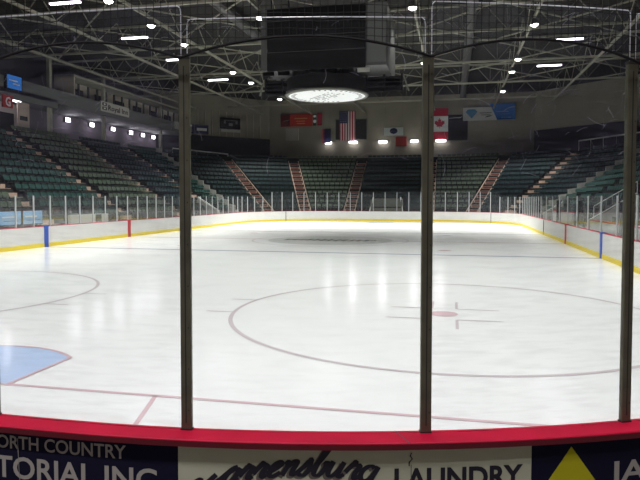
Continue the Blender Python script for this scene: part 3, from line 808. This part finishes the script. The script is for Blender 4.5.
def hung(name, x0, x1, z0, z1, lab, cat, parts, y=244.5, top=ZR):
    r_ = thing(name, lab, cat, ((x0+x1)/2, y, z0))
    for nm, m_, polys in parts:
        b = MB()
        for k, p in enumerate(polys): b.slab(p, 1, y-.05*(k*0+1)-(.0 if nm == 'cloth' else .06), y+(.02 if nm == 'cloth' else -.04), m_)
        b.build(nm, r_)
    b = MB(); b.bar((x0, y, z1), (x1, y, z1), .10, GREYH, 6)
    b.bar((x0+.5, y, z1), (x0+.5, y, top), .04, GREYH, 4); b.bar((x1-.5, y, z1), (x1-.5, y, top), .04, GREYH, 4); b.build('hanging_pole', r_)
    return r_
rc = lambda x0, x1, z0, z1: [(x0, z0), (x1, z0), (x1, z1), (x0, z1)]
def star(cx, cz, r): return [(cx+(r if i % 2 == 0 else r*.4)*math.sin(i*PI/5), cz+(r if i % 2 == 0 else r*.4)*math.cos(i*PI/5)) for i in range(10)]
# stars and stripes hung vertically
x0, x1, z0, z1 = -26.7, -19.3, 33.9, 46.8; sw = (x1-x0)/13
hung('striped_flag', x0, x1, z0, z1, 'red and white striped flag with blue starred corner hanging on the far wall', 'flag', [
  ('cloth', WHITE, [rc(x0, x1, z0, z1)]),
  ('red_stripes', REDF, [rc(x0+i*sw, x0+(i+1)*sw, z0, z1) for i in range(0, 13, 2)])])
fo = bpy.data.objects
b = MB(); b.slab(rc(x0, x0+sw*7, z1-5.3, z1), 1, 244.38, 244.43, NAVYC); fl_ = [o for o in fo if o.name == 'striped_flag'][0]; b.build('blue_canton', fl_)
b = MB()
for i in range(5):
    for j in range(5): b.slab(star(x0+.5+i*.75, z1-.6-j*.98, .2), 1, 244.34, 244.37, WHITE)
b.build('stars', fl_)
# maple leaf flag, hung vertically: red, white, red from top to bottom
x0, x1, z0, z1 = 14.4, 21.0, 33.4, 46.9
LEAF = [(0, -1), (.05, -.45), (.55, -.52), (.45, -.3), (1.0, .15), (.85, .22), (.93, .55), (.62, .48), (.55, .65), (.25, .32), (.35, .85), (.18, .75), (0, 1.1)]
LEAF = LEAF+[(-x, z) for x, z in LEAF[-2:0:-1]]
hung('maple_leaf_flag', x0, x1, z0, z1, 'red and white maple leaf flag hanging just right of the middle right post', 'flag', [
  ('cloth', WHITE, [rc(x0, x1, z0, z1)]), ('red_bars', REDF, [rc(x0, x1, z0, z0+3.4), rc(x0, x1, z1-3.4, z1)]),
  ('red_leaf', REDF, [[((x0+x1)/2-.3+p[1]*-1.9*0+p[0]*2.3, (z0+z1)/2+p[1]*2.4) for p in LEAF]])])
hung('navy_flag', -34.4, -30.6, 32.8, 39.2, 'small dark navy flag hanging left of the striped flag', 'flag', [('cloth', NAVYC, [rc(-34.4, -30.6, 32.8, 39.2)]), ('stripe', REDF, [rc(-34.4, -33.7, 32.8, 39.2)])], top=ZR)
def wall_text(txt, x0, x1, z0, z1, y, m, parent, name='lettering', bold=.015):
    vs, fs = text_mesh(txt, bold, 2); a0 = min(v[0] for v in vs); a1 = max(v[0] for v in vs); c1 = max(v[1] for v in vs)
    b = MB(); b.add([(x0+(v[0]-a0)/(a1-a0)*(x1-x0), y, z0+v[1]/c1*(z1-z0)) for v in vs], fs, m); return b.build(name, parent)
DBR = mat('banner_dark_red', (.12, .008, .008), .8)
GOLD = mat('banner_gold', (.55, .25, .08), .8)
hung('red_banner', -54, -39, 40.6, 46.2, 'long orange red banner hanging high on the far wall', 'banner', [
  ('cloth', REDC, [rc(-54, -39, 40.6, 46.2)]), ('dark_end', DBR, [rc(-54, -49.6, 40.7, 46.1)]), ('pale_slash', WHITE, [[(-53, 43.0), (-49.9, 43.3), (-49.9, 43.9)]]),
  ('gold_lines', GOLD, [rc(-47.5, -41.5, 44.0, 44.4), rc(-46.8, -42.5, 42.8, 43.1), rc(-46.3, -42.5, 41.7, 42.1)])])
hung('red_banner', -36.9, -34.6, 40.8, 46.4, 'narrow red banner hanging beside the long red banner', 'banner', [('cloth', mat('banner_crimson', (.38, .01, .025), .8), [rc(-36.9, -34.6, 40.8, 46.4)])])
hung('green_white_pennant', -38.8, -37.2, 40.8, 46.0, 'narrow green pennant with two pale spots between the red banners', 'pennant', [('cloth', mat('pennant_green', (.03, .06, .03), .8), [rc(-38.8, -37.2, 40.8, 46.0)]),
  ('pale_spots', WHITE, [[(-38+.7*math.cos(a*PI/6), 45+.55*math.sin(a*PI/6)) for a in range(12)], [(-38+.75*math.cos(a*PI/6), 42.7+.75*math.sin(a*PI/6)) for a in range(12)]])])
hung('white_banner', -6.6, 1.8, 35.6, 39.2, 'small white banner with a dark round crest on the far wall', 'banner', [('cloth', mat('banner_white', (.50, .55, .52), .8), [rc(-6.6, 1.8, 35.6, 39.2)]),
  ('crest', NAVYC, [[(-2.4+1.7*math.cos(a*PI/10), 37.6+1.3*math.sin(a*PI/10)) for a in range(20)]]), ('crest_band', GREYH, [rc(-4.1, -.7, 37.1, 37.7)])], top=ZR)
r_ = hung('sponsor_banner', 27.2, 48.7, 41.2, 46.9, 'long white and blue banner with a diamond emblem hanging right on the far wall', 'banner', [('cloth', mat('banner_pale', (.45, .46, .45), .8), [rc(27.2, 48.7, 41.2, 46.9)]),
  ('blue_end', BLUEC, [[(41.3, 41.3), (48.7, 41.3), (48.7, 48.2), (38.3, 48.2)]]),
  ('blue_emblem', mat('emblem_blue', (.05, .2, .35), .7), [[(28.3, 44.9), (29.3, 46.0), (32.2, 46.0), (33.2, 44.9), (30.8, 42.2)]]),
  ('grey_writing', GREYH, [rc(34.2, 39.0, 44.2, 44.5), rc(34.8, 38.6, 43.4, 43.65), [(36.2, 42.4), (38.4, 42.8), (39.6, 43.4), (37.2, 43.1)]]),
  ('pale_marks', mat('mark_pale_blue', (.2, .4, .7), .7), [rc(41, 46, 44.6, 44.9), rc(41.6, 46.5, 43.6, 43.8), rc(43, 47, 42.0, 42.4)])])
# wall lamps under the far banners
for x, wd, lab in ((-31.8, 2.8, 'below the navy flag'), (-20.5, 3.6, 'below the striped flag'), (-7.2, 3.6, 'below the white banner'), (6.6, 3.2, 'right of the dull red sign'), (18.0, 4.2, 'below the maple leaf flag')):
    r_ = thing('wall_light', 'bright white strip light on the far wall ' + lab, 'light', (x, 245.5, 32.4), 'strip lights on the far wall')
    b = MB(); b.box((x-wd/2-.2, 245.2, 33.2), (x+wd/2+.2, 245.8, 33.6), GREYH); b.build('housing', r_)
    b = MB(); b.box((x-wd/2, 244.9, 32.5), (x+wd/2, 245.2, 33.5), TUBE); b.build('diffuser', r_)
    ld = bpy.data.lights.new('wall_lamp', 'POINT'); ld.energy = 28; ld.color = (.97, .9, 1); ld.shadow_soft_size = .3
    lo = bpy.data.objects.new('lamp_glow', ld); COL.objects.link(lo); lo.parent = r_; lo.location = (0, -1.6*S, .2*S)
# dark crest banner, pale strip and blue sign in the left corner
LC = lambda t, off: (-101+41*t+.711*off, 205+41.5*t-.703*off)
def corner_panel(name, t0, t1, z0, z1, m, lab, cat, marks=()):
    off = 2.0; a = LC(t0, off); c = LC(t1, off); r_ = thing(name, lab, cat, ((a[0]+c[0])/2, (a[1]+c[1])/2, z0))
    a2 = LC(t0, .9); c2 = LC(t1, .9); b = MB(); b.prism([a, c, c2, a2], z0, z1, m); b.build('panel', r_)
    for nm, mm, s0, s1, q0, q1 in marks:
        a = LC(t0+(t1-t0)*s0, off+.08); c = LC(t0+(t1-t0)*s1, off+.08); a2 = LC(t0+(t1-t0)*s0, off-.02); c2 = LC(t0+(t1-t0)*s1, off-.02)
        b = MB(); b.prism([a, c, c2, a2], z0+(z1-z0)*q0, z0+(z1-z0)*q1, mm); b.build(nm, r_)
    return r_
corner_panel('crest_banner', .57, .73, 38.7, 43.4, BLACK, 'black crest banner with grey trim on the left corner wall', 'banner', [('grey_trim', GREYH, .15, .85, .72, .80), ('grey_trim', GREYH, .15, .25, .45, .72), ('grey_trim', GREYH, .75, .85, .45, .72), ('crest', FASC, .4, .6, .25, .5)])
corner_panel('name_strip', .57, .73, 37.2, 38.4, STEPG, 'pale strip below the black crest banner', 'sign')
corner_panel('blue_sign', .33, .47, 35.8, 39.6, NAVYC, 'navy and white sign just right of the left bronze post', 'sign', [('pale_writing', WHITE, .35, .9, .3, .6), ('pale_end', WHITE, .0, .08, .1, .9), ('rim', GREYH, 0, 1, .92, 1.0)])

corner_panel('dark_backdrop', .02, .985, ZC, 35.0, mat('backdrop_black', (.022, .022, .026), .95), 'black curtain along the foot of the left corner wall', 'backdrop')  # plain dark band over the lower left corner wall
r_ = thing('dark_backdrop', 'black curtain along the foot of the right corner wall', 'backdrop', (80, 226, ZC))
b = MB(); b.prism([(56.5, 245.4), (99.6, 204.8), (100.3, 205.6), (57.0, 246.3)], ZC, 36.5, MATS['backdrop_black']); b.build('cloth', r_)  # plain dark band over the lower right corner wall

# left concourse: mezzanine fascia, tan panels, lit back wall
b = MB()
b.box((-101, -38, 31.9), (-84, 104, 33.3), CONC)
b.box((-101, 104, 34.2), (-84, 214, 35.2), FASC); b.box((-85, 104, 35.2), (-84, 214, 38.0), FASC)
b.box((-85, 104, 32.8), (-84, 126, 35.2), FASC)
struct(b, 'floor_mezzanine')
b = MB(); b.box((-90.5, 134, 38), (-90, 214, 43.6), LATT)
for i in range(17): b.box((-90.0, 134+i*5, 38), (-89.6, 134.6+i*5, 43.6), WALLD)
for i in range(6): b.box((-89.95, 141+i*12, 38.2), (-89.7, 146.5+i*12, 41.4), DARK)
b.box((-90.5, 133.5, 43.2), (-84, 214, 43.8), STEEL); b.box((-90.5, 133.5, 38), (-84, 134, 43.6), LATT)
struct(b, 'wall_press_box')
b = MB(); b.box((-97, 60, ZC), (-96.6, 126, 35), mat('wall_white_concourse', (.50, .42, .40), .8)); b.box((-97, 126, ZC), (-96.6, 216, 34), mat('wall_mauve_concourse', (.13, .11, .135), .8)); struct(b, 'wall_concourse')
b = MB(); b.box((84, 104, 34.2), (101, 214, 35.2), FASC); b.box((84, 104, 35.2), (85, 214, 38), FASC); struct(b, 'floor_mezzanine')
# left signs
r_ = thing('hanging_sign', 'small blue backlit sign at the top left on the grey fascia', 'sign', (-83.8, 108.3, 35.2))
b = MB(); b.box((-84.0, 105.6, 34.9), (-83.4, 111.2, 38.6), BLACK); b.build('sign_box', r_)
b = MB(); b.box((-83.42, 105.9, 35.1), (-83.35, 110.9, 38.4), SIGNB); b.box((-83.36, 106.5, 37.0), (-83.33, 109.5, 37.3), WHITE); b.box((-83.36, 107.8, 36.2), (-83.33, 110.2, 36.5), WHITE); b.build('sign_face', r_)
def side_text(txt, y0, y1, z0, z1, x, m, parent, bold=.02):
    vs, fs = text_mesh(txt, bold, 2); a0 = min(v[0] for v in vs); a1 = max(v[0] for v in vs); c1 = max(v[1] for v in vs)
    b = MB(); b.add([(x, y0+(v[0]-a0)/(a1-a0)*(y1-y0), z0+v[1]/c1*(z1-z0)) for v in vs], fs, m); return b.build('lettering', parent)
r_ = thing('letter_sign', 'red sign with a white letter G beside the concourse tube light', 'sign', (-83.8, 106.2, 30))
b = MB(); b.box((-84.0, 104.6, 30.3), (-83.6, 108.0, 33.3), SIGNR); b.bar((-83.8, 106.3, 33.2), (-83.8, 106.3, 34.0), .1, GREYH, 5); b.build('sign_panel', r_)
side_text('G', 105.4, 107.2, 30.7, 32.9, -83.55, WHITE, r_, .03)
r_ = thing('white_sign', 'white sign with dark lettering mounted on the grey mezzanine fascia', 'sign', (-83.8, 155, 35.0))
b = MB(); b.box((-84.0, 146.5, 35.2), (-83.6, 163.2, 38.3), mat('sign_offwhite', (.48, .47, .42), .7)); b.build('sign_panel', r_)
side_text('Royal Inn', 150.5, 162.3, 35.9, 37.5, -83.55, BLACK, r_, .02)
b = MB(); b.box((-83.62, 147.3, 37.0), (-83.55, 149.6, 37.9), BLACK); b.box((-83.62, 147.3, 35.7), (-83.55, 149.6, 36.6), BLACK); b.box((-83.6, 147.9, 37.2), (-83.53, 149.0, 37.7), WHITE); b.box((-83.6, 147.9, 35.9), (-83.53, 149.0, 36.4), WHITE); b.build('emblem', r_)
r_ = thing('white_sign', 'small pale sign on the mezzanine fascia behind the left bronze post', 'sign', (-83.8, 201, 35.0))
b = MB(); b.box((-84.0, 197.5, 35.4), (-83.6, 204, 38.2), STEPG); b.build('sign_panel', r_)
b = MB(); b.box((-96.6, 118, 25.2), (-96.4, 124, 31.5), DARK); b.box((-96.45, 100, 24.75), (-96.2, 117.5, 29.5), DARK)
tag(b.build('dark_partition'), 'black partition standing on the concourse below the red G sign', 'partition')
r_ = thing('poster', 'beige poster panel with small dark picture on the concourse', 'poster', (-84.8, 113.4, ZC))
b = MB(); b.box((-85.2, 111.3, ZC), (-84.9, 115.6, 32.6), mat('poster_beige', (.42, .34, .30), .8)); b.build('poster_panel', r_)
b = MB(); b.box((-84.9, 112, 28.0), (-84.85, 114.8, 29.1), DARK); b.build('picture', r_)
# lights along the left concourse
for i, y in enumerate((147.2, 160.3, 173.2, 185.5, 194.5, 203.0)):
    r_ = thing('concourse_light', 'round white wall light under the left mezzanine, %s from the left' % ('first second third fourth fifth sixth'.split()[i]), 'light', (-95.8, y, 31), 'lights under the left mezzanine')
    b = MB(); b.box((-96.6, y-1.0, 32.0), (-95.9, y+1.0, 33.4), GREYH); b.build('housing', r_)
    b = MB(); b.box((-95.9, y-.9, 32.1), (-95.5, y+.9, 33.3), TUBE); b.build('diffuser', r_)
    ld = bpy.data.lights.new('concourse_lamp', 'POINT'); ld.energy = CONCOURSE_W; ld.color = (.95, .86, 1); ld.shadow_soft_size = .25
    lo = bpy.data.objects.new('lamp_glow', ld); COL.objects.link(lo); lo.parent = r_; lo.location = (2.4*S, 0, 1.0*S)
r_ = thing('tube_light', 'bright tube light right of the red G sign on the concourse', 'light', (-84.5, 110.5, 32))
b = MB(); b.box((-86.2, 108.4, 33.1), (-85.4, 113.4, 33.4), GREYH); b.build('housing', r_)
b = MB(); b.box((-86.1, 108.5, 32.6), (-85.5, 113.3, 33.1), TUBE); b.build('tube', r_)
ld = bpy.data.lights.new('tube_lamp', 'POINT'); ld.energy = 90; ld.color = (1, .92, .98); ld.shadow_soft_size = .3
lo = bpy.data.objects.new('lamp_glow', ld); COL.objects.link(lo); lo.parent = r_; lo.location = (-4*S, 0, 0)

# columns along both sides
for sx in (-1, 1):
    for i, y in enumerate((44, 76.5, 125.5, 152, 190.5)):
        b = MB(); x = sx*86.2; b.box((x-.5, y-.5, ZC), (x+.5, y+.5, 47), STEEL); b.box((x-.9, y-.9, ZC), (x+.9, y+.9, ZC+.2), STEELD)
        tag(b.build('roof_column'), 'beige steel roof column on the %s concourse' % ('left' if sx < 0 else 'right'), 'column', 'roof columns on the %s' % ('left' if sx < 0 else 'right'))

# roof trusses across the hall
def truss(y, lab):
    r_ = thing('roof_truss', lab, 'truss', (0, y, 46), 'roof trusses across the hall')
    X = 100 if y < 200 else 70
    for z, nm in ((46.6, 'bottom_chord'), (52.6, 'top_chord')):
        b = MB(); b.box((-X, y-.28, z-.25), (X, y+.28, z+.25), STEEL); b.build(nm, r_)
    b = MB(); n_ = int(X*2/10)
    for i in range(n_):
        x = -X+i*2*X/n_; x2 = x+2*X/n_; xm = (x+x2)/2
        b.bar((x, y, 52.5), (xm, y, 46.7), .14, STEELD, 4); b.bar((xm, y, 46.7), (x2, y, 52.5), .14, STEELD, 4); b.bar((xm, y, 46.7), (xm, y, 52.5), .09, STEELD, 4)
    b.build('web', r_)
TY = [6.5+32.5*i-16.25+1.6 for i in range(1, 8)]
for i, y in enumerate(TY): truss(y, 'beige steel roof truss %s' % ('above the near ice', 'before the scoreboard', 'just before the scoreboard', 'right behind the scoreboard', 'over the far blue line', 'over the far corner stairs', 'closest to the far wall')[i])
# long beams carrying the lamps, and sloping plan bracing
for x in (-84, -61, -39.6, -15.3, 15.3, 39.6, 61, 84):
    r_ = thing('roof_beam', 'long beige roof beam running the length of the hall, %s' % {-84: 'along the left columns', -61: 'over the left stand', -39.6: 'over the left lamps', -15.3: 'left of the scoreboard', 15.3: 'right of the scoreboard', 39.6: 'over the right lamps', 61: 'over the right stand', 84: 'along the right columns'}[x], 'beam', (x, 100, 46))
    YE = 245.5 if abs(x) < 57 else 244-(abs(x)-57)*.95
    b = MB(); b.box((x-.22, -30, 45.9), (x+.22, YE, 46.5), STEEL); b.build('chord', r_)
    b = MB()
    for i in range(17):
        y = -20+i*16.25
        if y+16.5 > YE: break
        b.bar((x, y, 46.4), (x, y+8.1, 52.6), .12, STEEL, 4); b.bar((x, y+8.1, 52.6), (x, y+16.2, 46.4), .12, STEEL, 4)
    b.build('web', r_)
bg = thing('roof_bracing', 'grid of beige diagonal braces crossing under the roof', 'bracing', (0, 100, 49.3))
for sgn in (1, -1):
    for i in range(-2, 9):
        y = -20+i*32.5; x0_ = -98; x1_ = 98
        # clip y to the hall
        pts = []
        for x in (x0_, x1_):
            pts.append((x, y+(x-x0_)*.0+0))
        ya, yb = (y, y+196) if sgn > 0 else (y+196, y)
        def clip(xa, ya, xb, yb, lo=-30, hi=203):
            t0, t1 = 0, 1; d = yb-ya
            for lim, s_ in ((lo, 1), (hi, -1)):
                ta = (lim-ya)/d
                if s_*d > 0: t0 = max(t0, ta)
                else: t1 = min(t1, ta)
            return (xa+(xb-xa)*t0, ya+d*t0, xa+(xb-xa)*t1, ya+d*t1) if t0 < t1 else None
        c = clip(x0_, ya, x1_, yb)
        if not c or math.dist(c[:2], c[2:]) < 20: continue
        b = MB(); b.bar((c[0], c[1], 49.5), (c[2], c[3], 49.5), .2, STEEL, 4)
        b.build('brace', bg)
# ducts
for sx, lab in ((-1, 'left'), (1, 'right')):
    b = MB(); b.bar((sx*27, -20, 50.3), (sx*27, 240, 50.3), 1.2, mat('duct_grey', (.09, .09, .088), .5, metal=.4), 12); tag(b.build('air_duct'), 'long grey round air duct under the roof, %s of the scoreboard' % lab, 'duct')

# ------------------------------------------------------------ lamps over the ice
def lamp_proto():
    r_ = thing('highbay_lamp', 'x', 'lamp', (0, 0, 44.6))
    b = MB(); b.lathe((0, 0, 44.6), [(.45, 1.3), (.55, 1.0), (.62, .6), (.95, .1), (.98, 0), (.93, 0), (.85, .08)], GREYH, 16, cap=False); b.build('reflector', r_)
    b = MB(); b.lathe((0, 0, 44.6), [(.0001, -.42), (.42, -.36), (.72, -.12), (.80, .08), (.0001, .10)], LENS, 16, cap=False); b.build('lens', r_)
    b = MB(); b.bar((0, 0, 45.8), (0, 0, 46.3), .08, GREYH, 5); b.build('stem', r_)
    return r_
spot = bpy.data.lights.new('highbay_light', 'SPOT'); spot.energy = LAMP_W; spot.spot_size = R(104); spot.spot_blend = .65; spot.shadow_soft_size = .28; spot.color = (1, .985, .95)
SPOTS = [spot.copy() for _ in range(4)]
for q, e in zip(SPOTS, (.76, 2.75, 4.85, .15)): q.energy = LAMP_W*e
base = lamp_proto(); first = True
for x in (-39.6, -15.3, 15.3, 39.6):
    for i in range(-1, 12):
        y = 14.6+16.25*i-(0 if abs(x) > 20 else .5)
        if abs(x) < 20 and i in (4, 6, 7, 10, 11): continue
        if abs(x) > 20 and i in (7, 10) or x > 20 and i in (4, 5): continue
        o = base if first else copy_tree(base, (x, y, 44.6)); o.location = Vector((x, y, 44.6))*S; first = False
        row = {-39.6: 'far left', -15.3: 'inner left', 15.3: 'inner right', 39.6: 'far right'}[x]
        side_ = 'nearest the camera' if y < 60 else ('level with the scoreboard' if y < 115 else 'over the far half')
        o['label'] = 'round high bay lamp, %s roof row, %s' % (row, side_); o['group'] = 'high bay lamps in the %s row, %s' % (row, side_)
        s_ = bpy.data.objects.new('lamp_light', SPOTS[3 if (abs(x) < 20 and i == 5) else 0 if y < 50 else 1 if y < 118 else 2]); COL.objects.link(s_); s_.parent = o; s_.location = (0, 0, -.5*S)
# fluorescent tubes over the stands
tp = thing('ceiling_tube', 'x', 'light', (0, 0, 45))
b = MB(); b.box((-3.4, -.35, 45.35), (3.4, .35, 45.6), GREYH); b.bar((-2, 0, 45.5), (-2, 0, 46.5), .05, GREYH, 4); b.bar((2, 0, 45.5), (2, 0, 46.5), .05, GREYH, 4); b.build('housing', tp)
b = MB(); b.box((-3.2, -.3, 45.05), (3.2, .3, 45.35), TUBE); b.build('tube', tp)
area = bpy.data.lights.new('tube_light', 'AREA'); area.shape = 'RECTANGLE'; area.size = 1.9; area.size_y = .15; area.energy = TUBE_W; area.color = (.97, .9, 1)
near_fill = area.copy(); near_fill.energy = NEAR_FILL_W
first = True
for sx in (-1, 1):
    for i, y in enumerate((54, 80.3, 106, 128.5, 157)):
        if sx > 0 and i == 2 or sx > 0 and i == 1: continue
        o = tp if first else copy_tree(tp, (0, 0, 0)); first = False
        o.location = Vector((sx*49.2, y, 45))*S
        o['label'] = 'white fluorescent tube under the roof above the %s stand, %s' % ('left' if sx < 0 else 'right', ('nearest', 'second nearest', 'third nearest', 'fourth nearest', 'farthest')[i]+' of its row'); o['group'] = 'fluorescent tubes under the roof'
        s_ = bpy.data.objects.new('lamp_light', area); COL.objects.link(s_); s_.parent = o; s_.location = (0, 0, 0)

for i, x in enumerate((-12, 4, 20, 36)):  # unseen tubes added to light the near posts, cap and panels
    o = copy_tree(tp, (0, 0, 0)); o.location = Vector((x, -27, 45))*S
    o['label'] = 'added unseen fill tube over the near end seats, %s from the left' % 'first second third fourth'.split()[i]; o['group'] = 'added fill tubes over the near end'
    s_ = bpy.data.objects.new('lamp_light', near_fill); COL.objects.link(s_); s_.parent = o; s_.location = (0, 0, 0)

# ------------------------------------------------------------ centre-hung scoreboard
sb = thing('scoreboard', 'dark box scoreboard with a round white disc below, hung over centre ice', 'scoreboard', (-.4, 92, 27.9))
b = MB(); b.box((-11.4, 84, 31.6), (11.6, 100, 42.6), GREYH); b.build('housing', sb)
b = MB(); b.box((-10.2, 83.75, 31.3), (7.9, 84.0, 42.4), BLACK); b.build('display', sb, label='black switched off display')
b = MB(); b.box((8.2, 83.8, 32.2), (11.5, 84.0, 42.4), FASC); b.build('end_panel', sb)
b = MB()
for k in range(3): b.box((-10.2, 83.70, 34.6+k*2.8), (7.9, 83.75, 34.66+k*2.8), GREYH)
b.build('display_seam', sb)
b = MB()   # open ladder frame beneath the box, behind the drum
for z in (28.6, 29.4, 30.2, 31.0):
    b.box((-13.4, 92.4, z-.12), (13.8, 92.7, z+.12), BLACK)
for i in range(9): x = -13.2+i*3.35; b.box((x-.2, 92.3, 28.4), (x+.2, 92.8, 31.6), BLACK)
for sx in (-13.4, 13.8): b.bar((sx, 92.5, 31.6), (sx*1.08, 92.5, 28.4), .2, STEELD, 4)
b.build('ladder_frame', sb)
b = MB(); b.box((-13.2, 93.4, 28.5), (13.6, 93.6, 31.5), STEELD)
for i in range(7): x = -10.3+i*2.95; b.box((x-1.1, 84.9, 30.7), (x+1.1, 85.0, 31.45), STEPG); b.build('service_panel', sb, label='pale panel seen through the ladder frame')
C_ = (-.75, 92, 27.7)
b = MB(); b.lathe(C_, [(7.65, .35), (7.65, 3.1), (7.5, 3.2), (7.4, .3)], BLACK, 64, cap=False); b.lathe(C_, [(7.65, 3.1), (.1, 3.2)], BLACK, 64, cap=False); b.build('drum', sb)
b = MB(); b.lathe(C_, [(7.4, 0), (7.95, .05), (8.05, .25), (7.9, .45), (7.65, .4), (7.4, .15)], STEELD, 64, cap=False); b.build('rim', sb)
b = MB(); b.lathe(C_, [(.001, .08), (7.42, .08)], DISC, 64, cap=False); b.build('lit_disc', sb, label='backlit white disc on the underside')
b = MB()
for i in range(40):
    a = 2*PI*i/40
    if 40 < math.degrees(a) % 180 < 75: continue
    p0 = (C_[0]+6.5*math.cos(a), C_[1]+6.5*math.sin(a), C_[2]+.05); b.box((p0[0]-.16, p0[1]-.35, p0[2]), (p0[0]+.16, p0[1]+.35, p0[2]+.02), FASC, rot=a-PI/2)
rnd = random.Random(3)
for r0 in range(5):
    for q in range(12):
        u_ = -4+q*.7; v_ = -1.6+r0*.8; ca, sa = math.cos(-.9), math.sin(-.9); x = C_[0]+u_*ca-v_*sa; y = C_[1]+u_*sa+v_*ca
        if rnd.random() < .75: b.box((x-.2, y-.15, C_[2]+.05), (x+.2, y+.15, C_[2]+.07), FASC, rot=-.9)
b.build('disc_marks', sb, label='faint grey marks on the white disc')
b = MB()
for x in (-10, 10):
    for y in (86, 98): b.bar((x, y, 42.5), (x, y, 52.8), .1, BLACK, 5)
b.build('hoist_cable', sb)
b = MB()
for sx in (-1, 1):
    for y in (86.5, 97.5): b.bar((sx*6, y, 30.8), (sx*6, y, 31.7), .2, BLACK, 6)
b.build('drum_bracket', sb)

for o in bpy.data.objects:
    if '_at' in o: del o['_at']
